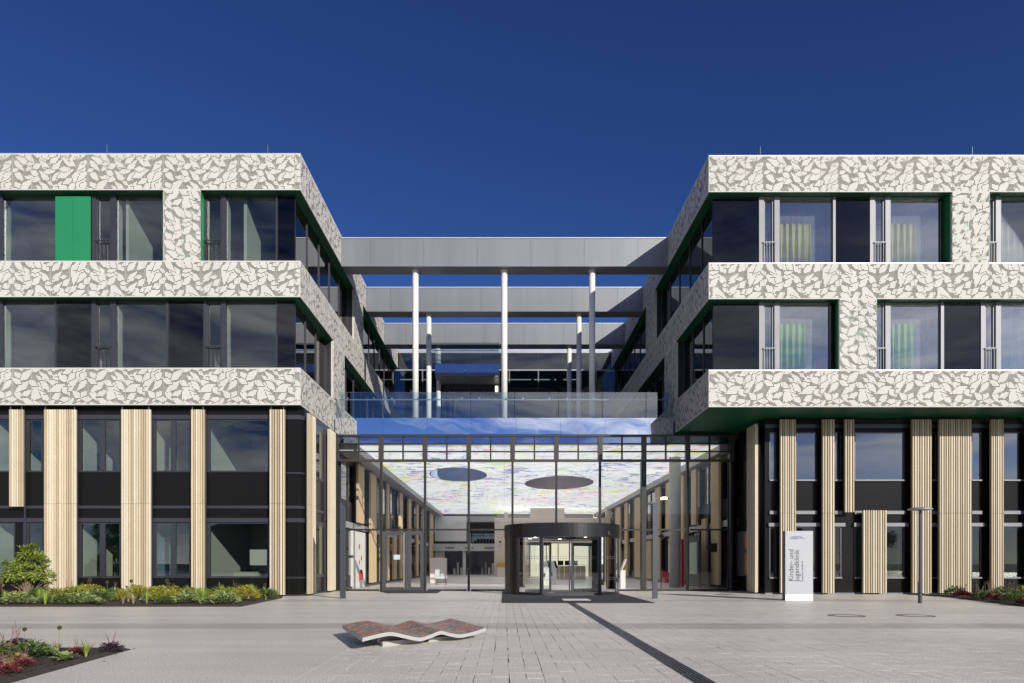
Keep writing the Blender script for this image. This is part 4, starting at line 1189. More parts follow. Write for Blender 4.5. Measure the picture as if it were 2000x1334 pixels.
for k in range(len(xs) - 1):
    xa, xb = xs[k], xs[k + 1]
    # clerestory bay: two by three panes
    w = bpy.data.objects.new('clerestory_window', None); COL.objects.link(w); w.parent = H
    w.matrix_parent_inverse = Matrix.Translation(-Vector(H.location))
    mb = MB()
    xa_, xb_ = xa + 0.112, xb - 0.112
    xm = (xa_ + xb_) / 2
    mb.box(xm - 0.035, xm + 0.035, YH - 0.05, YH + 0.06, Z_CL0 + 0.062, Z_CL1)
    zs = [Z_CL0 + 0.062, Z_CL0 + 0.43, Z_CL0 + 0.80, Z_CL1]
    for z_ in zs[1:3]:
        mb.box(xa_, xm - 0.036, YH - 0.045, YH + 0.055, z_ - 0.028, z_ + 0.028).box(xm + 0.036, xb_, YH - 0.045, YH + 0.055, z_ - 0.028, z_ + 0.028)
    mb.build('glazing_bar', M_BLACKM, w)
    for a, b in ((xa_, xm - 0.036), (xm + 0.036, xb_)):
        for j in range(3):
            box('pane', M_GLASST if j == 2 else M_GLASSH, w, a, b, YH, YH + 0.012, zs[j] + (0.028 if j else 0), zs[j + 1] - (0.028 if j < 2 else 0))
    # big panes above and below the door-height transom
    ww = 0.05
    box('pane', M_GLASSH, H, xa + (0.11 if k == 7 else ww), xb - (0.11 if k == 6 else ww), YH, YH + 0.012, Z_TR + 0.05, Z_CL0 - 0.046)
    if k not in (1, 4, 5):
        x0_, x1_ = xa + (0.11 if k == 7 else ww), xb - (0.11 if k == 6 else ww)
        if k == 3: x1_ = min(x1_, 0.15)
        if k == 6: x0_ = max(x0_, 4.95)
        box('pane', M_GLASSH, H, x0_, x1_, YH, YH + 0.012, 0.08, Z_TR - 0.03)
    box('transom_bar', M_BLACKM, H, xa + 0.112, xb - 0.112, YH - 0.04, YH + 0.10, Z_TR - 0.027, Z_TR + 0.047)
    if k not in (4, 5):
        box('sill_rail', M_BLACKM, H, xa + 0.112, xb - 0.112, YH - 0.04, YH + 0.08, 0.0, 0.078)
# mirror-glass fascia above the entrance
fx = [-7.9] + [pxX(662 + 86.5 * k, YH) for k in range(1, 8)] + [7.9]
for k in range(len(fx) - 1):
    box('fascia_panel', M_MIRROR, H, fx[k] + 0.004, fx[k + 1] - 0.004, YH - 0.14, YH - 0.11, 7.31, 8.08)
box('fascia_core', M_DARKF, H, -7.9, 7.9, YH - 0.105, YH + 0.1, 7.30, 8.04)
# --- double door left
DO = bpy.data.objects.new('double_door', None); COL.objects.link(DO); DO.parent = H
DO.matrix_parent_inverse = Matrix.Translation(-Vector(H.location))
M_DOORF = mat('door_frame_grey', (0.075, 0.077, 0.083), rough=0.45, metal=0.3)
da, db = xs[1] + 0.055, xs[2] - 0.055
dm = pxX(795.5, YH)
mb = MB()
for (a, b) in ((da, dm - 0.01), (dm + 0.01, db)):
    st = 0.16
    mb.box(a, a + st, YH - 0.06, YH + 0.04, 0.02, 2.80).box(b - st, b, YH - 0.06, YH + 0.04, 0.02, 2.80)
    mb.box(a + st, b - st, YH - 0.06, YH + 0.04, 2.62, 2.80).box(a + st, b - st, YH - 0.06, YH + 0.04, 0.02, 0.18)
    box('pane', M_GLASSH, DO, a + st, b - st, YH - 0.01, YH + 0.002, 0.18, 2.62)
mb.build('frame', M_DOORF, DO)
hx_ = pxX(789, YH - 0.1)
MB().cyl(hx_, YH - 0.13, 0.12, 2.72, 0.022, n=12).box(hx_ - 0.012, hx_ + 0.012, YH - 0.13, YH - 0.061, 0.4, 0.43).box(hx_ - 0.012, hx_ + 0.012, YH - 0.13, YH - 0.061, 2.4, 2.43).build('pull_bar', M_RAIL, DO)
box('notice', mat('notice_blue', (0.45, 0.52, 0.62), rough=0.5), DO, pxX(769, YH), pxX(781.5, YH), YH - 0.035, YH - 0.03, pyZ(1093, YH), pyZ(1083.5, YH))

# ================================================================== GLASS BALUSTRADE on the terrace edge
BA = thing('glass_balustrade', 'frameless glass balustrade with slim handrail along the terrace edge', 'balustrade', (0, 31.9, 8.05))
bx = [-7.75] + [pxX(662 + 85.7 * k, 31.95) for k in range(1, 8)] + [7.7]
for k in range(len(bx) - 1):
    box('pane', M_GLASSB, BA, bx[k] + 0.012, bx[k + 1] - 0.012, 31.94, 31.96, 8.082, 9.30)
    for q in (0.2, 0.8):
        X = bx[k] + (bx[k + 1] - bx[k]) * q
        box('clamp', M_RAIL, BA, X - 0.04, X + 0.04, 31.965, 32.03, 8.99, 9.06)
box('handrail', M_RAIL, BA, -7.75, 7.7, 31.98, 32.03, 8.94, 8.985)

# ================================================================== REVOLVING DOOR
RC = (2.50, 29.75); RR = 2.45
RD = thing('revolving_door', 'large black drum revolving door at the hall entrance', 'door', (RC[0], RC[1], 0))
M_DRUM = mat('drum_black', (0.022, 0.022, 0.024), rough=0.3, metal=0.3, var=0.05)
def A(deg): return R(deg - 90.0)                    # 0 = towards the square, positive to the right
ZD0, ZD1 = 2.36, 2.93
MB().arc(RC[0], RC[1], RR - 0.06, RR + 0.05, A(-180), A(6), ZD0, ZD1, 40).build('canopy_band', M_DRUM, RD, False)
MB().arc(RC[0], RC[1], RR - 0.06, RR + 0.05, A(6.12), A(180), ZD0, ZD1, 40).build('canopy_band', M_DRUM, RD, False)
MB().cyl(RC[0], RC[1], ZD1 - 0.06, ZD1 - 0.02, RR - 0.065, n=64).build('canopy_top', M_DRUM, RD)
MB().cyl(RC[0], RC[1], ZD0 + 0.03, ZD0 + 0.06, RR - 0.065, n=64).build('canopy_ceiling', mat('drum_ceiling', (0.42, 0.41, 0.42), rough=0.35), RD)
M_SPOT = emit('downlight', (1.0, 0.9, 0.72), 9.0)
for (ax, ay) in ((-1.2, -1.0), (-1.35, 0.4), (0.9, -1.1), (1.4, 0.2), (0.0, 0.9)):
    MB().cyl(RC[0] + ax, RC[1] + ay, ZD0 + 0.02, ZD0 + 0.029, 0.075, n=14).build('downlight', M_SPOT, RD)
for (a0, a1) in ((-98, -53), (98, 140)):
    MB().arc(RC[0], RC[1], RR - 0.05, RR + 0.03, A(a0), A(a1), 0.0, ZD0 - 0.003, 14).build('solid_wall', M_DRUM, RD)
posts = [-52, -24.5, 34.5, 62, 97]
for a in posts:
    x_, y_ = RC[0] + RR * math.cos(A(a)), RC[1] + RR * math.sin(A(a))
    MB().cyl(x_, y_, 0.0, ZD0 - 0.003, 0.065 if a != 62 else 0.03, n=10).build('post', M_DRUM if a < 60 else M_DARKF, RD)
M_GLASSV = glass('drum_glass', (0.94, 0.96, 0.95), base=0.01, k=0.9)
for (a0, a1) in ((-51, -26), (36.5, 61), (63, 96)):
    MB().arc(RC[0], RC[1], RR - 0.012, RR + 0.0, A(a0), A(a1), 0.12, ZD0 - 0.004, 12).build('curved_pane', M_GLASSV, RD)
    MB().arc(RC[0], RC[1], RR - 0.045, RR + 0.03, A(a0), A(a1), 0.0, 0.118, 12).build('base_rail', M_DRUM, RD)
# rows of manifestation dashes on the glass
M_DASH = mat('dash_film', (0.09, 0.09, 0.10), rough=0.6)
for (a0, a1) in ((-50, -26), (37, 60)):
    mb = MB()
    for z_ in (0.62, 0.70, 1.48, 1.56):
        a = a0
        while a < a1 - 1.6:
            mb.arc(RC[0], RC[1], RR + 0.003, RR + 0.006, A(a), A(a + 1.5), z_, z_ + 0.022, 1)
            a += 3.0
    tag(mb.build('dash_row', M_DASH, RD), kind='stuff')
# sliding pair in the opening
pa = (RC[0] + RR * math.cos(A(-24.5)), RC[1] + RR * math.sin(A(-24.5)))
pb = (RC[0] + RR * math.cos(A(34.5)), RC[1] + RR * math.sin(A(34.5)))
def along(t): return (pa[0] + (pb[0] - pa[0]) * t, pa[1] + (pb[1] - pa[1]) * t)
ux, uy = (pb[0] - pa[0]), (pb[1] - pa[1]); ul = math.hypot(ux, uy); ux, uy = ux / ul, uy / ul
def slab(t0, t1, z0, z1, th, off=0.0):
    (x0_, y0_), (x1_, y1_) = along(t0), along(t1)
    nx, ny = uy * th / 2, -ux * th / 2
    ox, oy = uy * off, -ux * off
    return [(x0_ + nx + ox, y0_ + ny + oy), (x1_ + nx + ox, y1_ + ny + oy), (x1_ - nx + ox, y1_ - ny + oy), (x0_ - nx + ox, y0_ - ny + oy)], z0, z1
for (t0, t1) in ((0.02, 0.492), (0.508, 0.98)):
    leaf = MB()
    for sl in ((t0, t0 + 0.022), (t1 - 0.022, t1)):
        leaf.prism(*slab(sl[0], sl[1], 0.03, ZD0 - 0.01, 0.05))
    leaf.prism(*slab(t0 + 0.022, t1 - 0.022, 0.03, 0.10, 0.05)).prism(*slab(t0 + 0.022, t1 - 0.022, ZD0 - 0.08, ZD0 - 0.01, 0.05))
    lf = leaf.build('sliding_leaf', M_DARKF, RD)
    MB().prism(*slab(t0 + 0.022, t1 - 0.022, 0.10, ZD0 - 0.08, 0.01)).build('pane', M_GLASSV, lf)
    mb = MB()
    for z_ in (0.62, 0.70, 1.48, 1.56):
        t = t0 + 0.03
        while t < t1 - 0.05:
            mb.prism(*slab(t, t + 0.022, z_, z_ + 0.022, 0.002, 0.008)); t += 0.045
    tag(mb.build('dash_row', M_DASH, lf), kind='stuff')
cp = along(0.5)
MB().box(cp[0] - 0.2, cp[0] + 0.2, cp[1] - 0.09, cp[1] + 0.09, ZD0 - 0.09, ZD0 - 0.002).build('sensor', M_BLACKM, RD)
# inner rotating wings
for (a, sgn) in ((-60, 1), (120, 1)):
    c_, s_ = math.cos(A(a)), math.sin(A(a))
    def rect(r0, r1, th): 
        nx, ny = -s_ * th / 2, c_ * th / 2
        return [(RC[0] + c_ * r0 + nx, RC[1] + s_ * r0 + ny), (RC[0] + c_ * r1 + nx, RC[1] + s_ * r1 + ny), (RC[0] + c_ * r1 - nx, RC[1] + s_ * r1 - ny), (RC[0] + c_ * r0 - nx, RC[1] + s_ * r0 - ny)]
    wg = MB().prism(rect(0.56, 0.64, 0.06), 0.03, 2.2).prism(rect(2.2, 2.3, 0.08), 0.03, 2.2).prism(rect(0.64, 2.2, 0.08), 0.03, 0.18).prism(rect(0.64, 2.2, 0.08), 2.06, 2.2).build('rotating_wing', M_DARKF, RD)
    MB().prism(rect(0.64, 2.2, 0.012), 0.18, 2.06).build('pane', M_GLASSV, wg)
MB().cyl(RC[0], RC[1], 0.014, 0.03, RR - 0.07, n=64).build('drum_floor', mat('drum_floor', (0.13, 0.115, 0.12), rough=0.7), RD)
MB().prism([(RC[0] - 1.5, 31.0), (RC[0] - 1.15, 31.0), (RC[0] + 0.35, 27.7), (RC[0] + 0.0, 27.7)], 0.031, 0.034).build('guide_strip', M_HALLP, RD)
MB().box(RC[0] + 1.72, RC[0] + 1.82, RC[1] - RR * 0.76, RC[1] - RR * 0.70, 2.45, 2.62).build('camera_box', M_BLACKM, RD)

# ================================================================== THINGS IN THE HALL
fe = thing('fire_extinguisher', 'red fire extinguisher on the white wall board beside the double door', 'extinguisher', (-7.52, 35.9, 0.4))
MB().cyl(-7.52, 35.9, 0.42, 0.82, 0.085, n=18).cyl(-7.52, 35.9, 0.82, 0.88, 0.085, 0.035, n=18).build('bottle', M_RED, fe, False)
MB().box(-7.56, -7.48, 35.80, 35.98, 0.88, 0.96).build('valve', M_BLACKM, fe)
MB().tube((-7.46, 35.8, 0.9), (-7.40, 35.76, 0.6), 0.014).build('hose', M_BLACKM, fe)
MB().box(-7.435, -7.43, 35.85, 35.95, 0.56, 0.70).build('label_plate', M_WHITE, fe)

M_CUSH = mat('cushion_pale', (0.55, 0.57, 0.58), rough=0.8)
ch = thing('lounge_chair', 'pale upholstered lounge chair on thin legs, left side of the hall', 'chair', (-3.9, 41.0, 0))
Yc = 41.0
box('seat', M_CUSH, ch, pxX(851, Yc), pxX(872, Yc), Yc - 0.35, Yc + 0.45, 0.38, 0.52)
MB().prism([(pxX(851, Yc), Yc - 0.35), (pxX(859, Yc), Yc - 0.35), (pxX(859, Yc), Yc + 0.45), (pxX(851, Yc), Yc + 0.45)], 0.525, 0.92).build('backrest', M_CUSH, ch)
for (dx, dy) in ((852.5, -0.3), (871, -0.3), (852.5, 0.4), (871, 0.4)):
    MB().cyl(pxX(dx, Yc), Yc + dy, 0.006, 0.38, 0.014, n=8).build('leg', M_DARKF, ch)
pt = thing('partition', 'low timber partition behind the lounge chair', 'partition', (-4.6, 45, 0))
Yp = 45.0
for k in range(5):
    box('board', M_HALLW, pt, pxX(840, Yp), pxX(868, Yp), Yp, Yp + 0.12, 0.01 + k * 0.33, 0.33 + k * 0.33)
box('return', M_HALLW, pt, pxX(868, Yp) - 0.12, pxX(868, Yp), Yp + 0.124, Yp + 2.0, 0.01, 1.65)

def kiosk(px, Y_, lab, flip=1):
    X = pxX(px, Y_)
    k_ = thing('kiosk', lab, 'kiosk', (X, Y_, 0), 'self-service kiosks')
    MB().prism([(X - 0.28, Y_ - 0.18), (X + 0.28, Y_ - 0.18), (X + 0.28, Y_ + 0.18), (X - 0.28, Y_ + 0.18)], 0.01, 0.98).build('pedestal', M_WHITE, k_)
    a = [(X - 0.25 * flip, -1, 0.985), (X + 0.02 * flip, -1, 1.45), (X + 0.10 * flip, -1, 1.45), (X + 0.22 * flip, -1, 0.985)]
    vs_ = [(p[0], Y_ - 0.17, p[2]) for p in a] + [(p[0], Y_ + 0.17, p[2]) for p in a]
    MB().add(vs_, [(0, 1, 2, 3), (7, 6, 5, 4), (0, 4, 5, 1), (1, 5, 6, 2), (2, 6, 7, 3), (3, 7, 4, 0)]).build('head', M_WHITE, k_)
    vs_ = [(X + 0.105 * flip, Y_ - 0.15, 1.44), (X + 0.225 * flip, Y_ - 0.15, 1.0), (X + 0.36 * flip, Y_ - 0.15, 1.03), (X + 0.22 * flip, Y_ - 0.15, 1.46)]
    vs_ += [(p[0], Y_ + 0.15, p[2]) for p in vs_]
    MB().add(vs_, [(0, 1, 2, 3), (7, 6, 5, 4), (0, 4, 5, 1), (1, 5, 6, 2), (2, 6, 7, 3), (3, 7, 4, 0)]).build('screen', M_BLACK, k_)
    box('card_slot', M_BLACKM, k_, X - 0.08, X + 0.02, Y_ - 0.185, Y_ - 0.181, 0.5, 0.72)
kiosk(1064, 40.0, 'white self-service kiosk with sloped dark screen seen through the revolving door, left one')
kiosk(1078, 43.0, 'white self-service kiosk with sloped dark screen behind the first one')
Yk = 34.9; Xk = pxX(1217, Yk)
ik = thing('kiosk', 'white information kiosk with tilted screen just right of the revolving door', 'kiosk', (Xk, Yk, 0), 'self-service kiosks')
box('pedestal', M_WHITE, ik, Xk - .15, Xk + .10, Yk - .12, Yk + .12, 0.01, 0.95)
MB().add([(Xk - .12, Yk - .25, 0.96), (Xk - .07, Yk - .25, 0.96), (Xk + .14, Yk - .25, 1.5), (Xk + .09, Yk - .25, 1.5), (Xk - .12, Yk + .25, 0.96), (Xk - .07, Yk + .25, 0.96), (Xk + .14, Yk + .25, 1.5), (Xk + .09, Yk + .25, 1.5)], [(0, 1, 2, 3), (7, 6, 5, 4), (0, 4, 5, 1), (1, 5, 6, 2), (2, 6, 7, 3), (3, 7, 4, 0)]).build('screen', M_WHITE, ik)

dk = thing('reception_desk', 'timber reception desk with dark monitors behind the revolving door', 'desk', (4.6, 54, 0))
Yd = 54.0
for k in range(6):
    xa = pxX(1082, Yd) + k * 0.42
    box('front_board', M_SL[1], dk, xa, xa + 0.4, Yd, Yd + 0.08, 0.01, 1.05)
box('desk_top', M_HALLP, dk, pxX(1082, Yd), pxX(1082, Yd) + 2.5, Yd - 0.05, Yd + 0.8, 1.055, 1.10)
for k, px in enumerate((1096, 1110, 1124)):
    box('monitor', M_BLACK, dk, pxX(px, Yd) - 0.25, pxX(px, Yd) + 0.2, Yd + 0.3, Yd + 0.34, 1.14, 1.5)

hc = MB().cyl(9.0, 36.0, 0.008, 6.88, 0.30, n=36).build('concrete_column', mat('concrete', (0.38, 0.38, 0.37), rough=0.6, var=0.08, vscale=3), None, True)
for p in hc.data.polygons: p.use_smooth = len(p.vertices) == 4
tag(hc, 'thick round concrete column inside the hall on the right', 'column')
cr = thing('cross_sign', 'white-edged dark cross sign on a post inside the hall', 'sign', (7.9, 34.2, 0))
Yx = 34.2; Xx = pxX(1291.5, Yx); Zx = pyZ(1047.5, Yx)
def cross(a, b, y0, y1): 
    return MB().add([(Xx + x_ , y, Zx + z_) for y in (y0, y1) for (x_, z_) in ((-a, -b), (-b, -b), (-b, -a), (b, -a), (b, -b), (a, -b), (a, b), (b, b), (b, a), (-b, a), (-b, b), (-a, b))],
                    [tuple(range(12)), tuple(range(23, 11, -1))] + [(i, 12 + i, 12 + (i + 1) % 12, (i + 1) % 12) for i in range(12)])
cross(0.17, 0.065, Yx, Yx + 0.02).build('edge', M_WHITE, cr)
cross(0.15, 0.048, Yx - 0.006, Yx - 0.001).build('face', mat('cross_dark', (0.06, 0.02, 0.03), rough=0.5), cr)
MB().box(Xx - 0.02, Xx + 0.02, Yx + 0.021, Yx + 0.05, 0.01, Zx).build('post', M_DARKF, cr)
wlmp = thing('wall_lamp', 'bright wall lamp glowing on the right slatted wall of the hall', 'lamp', (9.9, 41.5, 5.0))
Yw = 41.5
MB().box(9.55, 9.85, Yw - 0.2, Yw + 0.2, pyZ(975, Yw), pyZ(975, Yw) + 0.10).build('lamp_body', emit('wall_lamp_glow', (1.0, 0.82, 0.5), 16.0), wlmp)
MB().box(9.85, 10.3, Yw - 0.03, Yw + 0.03, pyZ(975, Yw) + 0.02, pyZ(975, Yw) + 0.06).build('arm', M_DARKF, wlmp)
rdp = MB().box(pxX(1331, 37), pxX(1336, 37), 37.0, 38.2, 0.01, 2.6).build('red_panel', mat('magenta_panel', (0.45, 0.01, 0.07), rough=0.4))
tag(rdp, 'tall magenta panel behind the concrete column in the hall', 'panel')
rs = thing('magenta_seat', 'low magenta bench seat far right in the hall', 'seat', (8.2, 40.0, 0))
box('seat', MATS['magenta_panel'], rs, pxX(1298, 40), pxX(1310, 40), 40.0, 40.7, 0.15, 0.45)
box('backrest', MATS['magenta_panel'], rs, pxX(1298, 40), pxX(1310, 40), 40.6, 40.75, 0.455, 0.85)
sc_ = thing('wall_screen', 'dark screen on a bracket in front of the inner slats, far right of the glazing', 'screen', (9.9, 33.2, 1.5))
box('screen', M_BLACK, sc_, pxX(1388, 33.2), pxX(1402, 33.2), 33.15, 33.2, pyZ(1078, 33.2), pyZ(1061, 33.2))
box('bracket', M_DARKF, sc_, pxX(1380, 33.2), pxX(1388, 33.2), 33.16, 33.19, pyZ(1073, 33.2), pyZ(1066, 33.2))
gd = thing('glazed_office', 'pale lit office window on the right inner wall, ground level', 'window', (9.9, 34.5, 0))
box('pane', mat('pale_green_pane', (0.40, 0.48, 0.44), rough=0.3), gd, 9.55, 9.6, 33.9, 35.2, 0.75, 2.35)
box('frame', M_DARKF, gd, 9.61, 9.7, 33.7, 36.2, 0.1, 2.7)

# ================================================================== SQUARE FURNITURE
# --- wavy mosaic lounger
def lerp_wave(t):
    ks = [(0, .20), (.26, .235), (.5, .25), (.76, .19), (1.05, .125), (1.26, .155), (1.47, .20), (1.66, .155), (1.87, .115), (2.15, .135), (2.456, .185)]
    for i in range(len(ks) - 1):
        (a, za), (b, zb) = ks[i], ks[i + 1]
        if t <= b:
            m0 = (zb - ks[max(i - 1, 0)][1]) / max(1e-6, b - ks[max(i - 1, 0)][0])
            j = min(i + 2, len(ks) - 1)
            m1 = (ks[j][1] - za) / max(1e-6, ks[j][0] - a)
            u = (t - a) / (b - a); h = b - a
            return (2*u**3 - 3*u**2 + 1) * za + (u**3 - 2*u**2 + u) * h * m0 + (-2*u**3 + 3*u**2) * zb + (u**3 - u**2) * h * m1
    return ks[-1][1]
def mosaic():
    m = bpy.data.materials.new('mosaic_tiles'); m.use_nodes = True
    nt = m.node_tree; L = nt.links; b = nt.nodes['Principled BSDF']
    geo = _n(nt, 'ShaderNodeNewGeometry')
    mp = _n(nt, 'ShaderNodeMapping'); mp.inputs['Rotation'].default_value = (0, 0, R(-40)); mp.inputs['Scale'].default_value = (1.0, 1.5, 1.0)
    L.new(geo.outputs['Position'], mp.inputs[0])
    v = _n(nt, 'ShaderNodeTexVoronoi'); v.inputs['Scale'].default_value = 11; L.new(mp.outputs[0], v.inputs['Vector'])
    ve = _n(nt, 'ShaderNodeTexVoronoi', feature='DISTANCE_TO_EDGE'); ve.inputs['Scale'].default_value = 11; L.new(mp.outputs[0], ve.inputs['Vector'])
    n = _n(nt, 'ShaderNodeTexNoise'); n.inputs['Scale'].default_value = 1.6; n.inputs['Detail'].default_value = 3; L.new(mp.outputs[0], n.inputs['Vector'])
    sp = _n(nt, 'ShaderNodeSeparateColor'); L.new(v.outputs['Color'], sp.inputs[0])
    ad = _n(nt, 'ShaderNodeMath', operation='MULTIPLY_ADD'); L.new(sp.outputs[0], ad.inputs[0]); ad.inputs[1].default_value = 0.60
    nm = _n(nt, 'ShaderNodeMapRange'); nm.inputs[1].default_value = 0.3; nm.inputs[2].default_value = 0.7; nm.inputs[4].default_value = 0.5; L.new(n.outputs['Fac'], nm.inputs[0]); L.new(nm.outputs[0], ad.inputs[2])
    cr_ = _n(nt, 'ShaderNodeValToRGB'); cr_.color_ramp.interpolation = 'CONSTANT'
    e = cr_.color_ramp.elements
    cols = [(0.0, (0.52, 0.11, 0.07)), (0.20, (0.55, 0.50, 0.42)), (0.27, (0.58, 0.15, 0.09)), (0.42, (0.06, 0.07, 0.12)), (0.48, (0.66, 0.24, 0.14)), (0.58, (0.10, 0.13, 0.06)), (0.66, (0.52, 0.48, 0.42)), (0.72, (0.07, 0.09, 0.16)), (0.80, (0.24, 0.25, 0.12)), (0.92, (0.30, 0.29, 0.28))]
    e[0].position, e[0].color = cols[0][0], (*cols[0][1], 1)
    e[1].position, e[1].color = cols[1][0], (*cols[1][1], 1)
    for (p, c) in cols[2:]:
        q = e.new(p); q.color = (*c, 1)
    L.new(ad.outputs[0], cr_.inputs[0])
    lt = _n(nt, 'ShaderNodeMath', operation='LESS_THAN'); L.new(ve.outputs['Distance'], lt.inputs[0]); lt.inputs[1].default_value = 0.03
    mx = _n(nt, 'ShaderNodeMixRGB'); mx.inputs[2].default_value = (0.20, 0.19, 0.17, 1); L.new(lt.outputs[0], mx.inputs[0]); L.new(cr_.outputs[0], mx.inputs[1])
    L.new(mx.outputs[0], b.inputs['Base Color'])
    b.inputs['Roughness'].default_value = 0.4
    return m
BE = thing('wavy_bench', 'low wavy concrete lounger with red mosaic top standing on the square', 'bench', (-1.6, 11.6, 0))
O0 = Vector((-2.09, 10.06)); U = Vector((0.72, 0.70)); V = Vector((-0.77, 2.01))
NT, NV = 60, 8
vs_, fs_ = [], []
for i in range(NT + 1):
    t = 2.456 * i / NT
    z = lerp_wave(t)
    for j in range(NV + 1):
        p = O0 + U * t + V * (j / NV)
        vs_.append((p.x, p.y, z))
for i in range(NT):
    for j in range(NV):
        o = i * (NV + 1) + j
        fs_.append((o, o + NV + 1, o + NV + 2, o + 1))
MB().add([(x_, y_, z_ + 0.004) for x_, y_, z_ in vs_], fs_).build('mosaic_top', mosaic(), BE, True)
M_CONC = mat('bench_concrete', (0.40, 0.395, 0.40), rough=0.6, var=0.05, vscale=6)
vs2 = [(x_, y_, z_) for x_, y_, z_ in vs_] + [(x_, y_, z_ - 0.058) for x_, y_, z_ in vs_]
n1 = len(vs_)
f2 = list(fs_) + [tuple(n1 + q for q in reversed(f)) for f in fs_]
for i in range(NT):
    a, b = i * (NV + 1), (i + 1) * (NV + 1)
    f2.append((a, n1 + a, n1 + b, b))
    a, b = i * (NV + 1) + NV, (i + 1) * (NV + 1) + NV
    f2.append((b, n1 + b, n1 + a, a))
for j in range(NV):
    f2.append((j, j + 1, n1 + j + 1, n1 + j))
    q = NT * (NV + 1) + j
    f2.append((q + 1, q, n1 + q, n1 + q + 1))
MB().add(vs2, f2).build('slab', M_CONC, BE)
for (t0, t1) in ((0.42, 1.22), (1.32, 2.05)):
    q = [O0 + U * t0 + V * 0.14, O0 + U * t1 + V * 0.14, O0 + U * t1 + V * 0.86, O0 + U * t0 + V * 0.86]
    zt_ = min(lerp_wave(t0 + (t1 - t0) * k / 8) for k in range(9)) - 0.052
    MB().prism([(p.x, p.y) for p in q], 0.0, zt_).build('foot', M_CONC, BE)
# curved webs between slab and feet
for (t0, t1) in ((0.36, 2.1),):
    n = 30
    for vpos in (0.22, 0.78):
        vs_, fs_ = [], []
        for i in range(n + 1):
            t = t0 + (t1 - t0) * i / n
            for d in (0.0, 0.05):
                p = O0 + U * t + V * (vpos + d)
                vs_ += [(p.x, p.y, 0.05), (p.x, p.y, lerp_wave(t) - 0.045)]
        for i in range(n):
            o = 4 * i
            fs_ += [(o, o + 4, o + 5, o + 1), (o + 2, o + 3, o + 7, o + 6), (o + 1, o + 5, o + 7, o + 3)]
        MB().add(vs_, fs_).build('web', M_CONC, BE)

# --- sign pylon
SG = thing('sign_pylon', 'light grey upright sign slab lettered Kinder- und Jugendklinik', 'sign', (10.25, 23.75, 0))
M_SIGN = mat('sign_face', (0.43, 0.445, 0.47), rough=0.55, var=0.02, spec=0.3)
sx0, sx1, sy = pxX(1534, 23.7), pxX(1588, 23.7), 23.7
MB().box(sx0, sx1, sy, sy + 0.02, 0.22, pyZ(1037, sy)).build('face', M_SIGN, SG)
MB().box(sx0, sx1, sy, sy + 0.02, 0.0, 0.216).build('base_strip', mat('sign_base_white', (0.86, 0.86, 0.85), rough=0.4), SG)
MB().box(sx0, sx1, sy + 0.022, sy + 0.26, 0.0, pyZ(1037, sy)).build('body', mat('sign_side', (0.11, 0.115, 0.14), rough=0.4, metal=0.3), SG)
def text(s, size, x_, z_, rot, m, parent, name='lettering', xs_=1.0):
    cu = bpy.data.curves.new(name, 'FONT'); cu.body = s; cu.size = size; cu.extrude = 0.002
    o = bpy.data.objects.new(name, cu)
    COL.objects.link(o)
    o.rotation_euler = (R(90), R(rot), 0)
    o.scale = (xs_, 1, 1)
    o.location = (x_, sy - 0.003, z_)
    bpy.context.view_layer.update()
    dg = bpy.context.evaluated_depsgraph_get()
    me = bpy.data.meshes.new_from_object(o.evaluated_get(dg))
    mw = o.matrix_world.copy()
    bpy.data.objects.remove(o)
    me.transform(mw)
    me.materials.clear(); me.materials.append(m)
    return put(name, me, parent)
M_INK = mat('sign_ink', (0.03, 0.035, 0.05), rough=0.6)
M_INKB = mat('sign_ink_blue', (0.06, 0.09, 0.30), rough=0.6)
zb_ = pyZ(1135.5, sy)
text('Kinder- und', 0.245, pxX(1549.5, sy), zb_, -90, M_INK, SG, xs_=0.94)
text('Jugendklinik', 0.245, pxX(1560.5, sy), zb_, -90, M_INK, SG, xs_=0.94)
text('Breisacher Straße 62', 0.085, pxX(1568.5, sy), zb_, -90, M_INK, SG)
text('UNIVERSITÄTS', 0.058, pxX(1545, sy), pyZ(1049.8, sy), 0, M_INKB, SG)
text('KLINIKUM', 0.058, pxX(1545, sy), pyZ(1053, sy), 0, M_INKB, SG)
text('FREIBURG', 0.034, pxX(1562, sy), pyZ(1051.6, sy), 0, M_INKB, SG, xs_=0.8)
for (p0, p1) in ((1541, 1544.5), (1569, 1573)):
    box('logo_dash', M_INKB, SG, pxX(p0, sy), pxX(p1, sy), sy - 0.005, sy - 0.001, pyZ(1051.9, sy), pyZ(1051.2, sy))

# --- light posts
M_POST = mat('post_grey', (0.075, 0.082, 0.095), rough=0.4, metal=0.4)
pl = thing('light_post', 'flat blue-grey light post with slanted top left of the double door', 'post', (-5.95, 25.1, 0))
xa, xb = pxX(664.5, 25.1), pxX(674.5, 25.1)
z1 = pyZ(988, 25.1)
MB().add([(xa, 25.05, 0), (xb, 25.05, 0), (xb, 25.17, 0), (xa, 25.17, 0), (xa, 25.05, z1 + 0.12), (xb, 25.05, z1 - 0.05), (xb, 25.17, z1 - 0.05), (xa, 25.17, z1 + 0.12)],
         [(0, 3, 2, 1), (4, 5, 6, 7), (0, 1, 5, 4), (1, 2, 6, 5), (2, 3, 7, 6), (3, 0, 4, 7)]).build('mast', M_POST, pl)
box('light_head', M_BLACKM, pl, xb - 0.02, xb + 0.03, 25.06, 25.16, z1 - 0.12, z1 - 0.04)
box('socket', M_LIGHTF, pl, xb + 0.001, xb + 0.02, 25.08, 25.14, 0.72, 0.80)
pr_ = thing('light_post', 'blue-grey light post with a short arm to the left, right of the revolving door', 'post', (5.55, 25.1, 0))
xa, xb = pxX(1274.5, 25.1), pxX(1284, 25.1)
z1 = pyZ(984, 25.1)
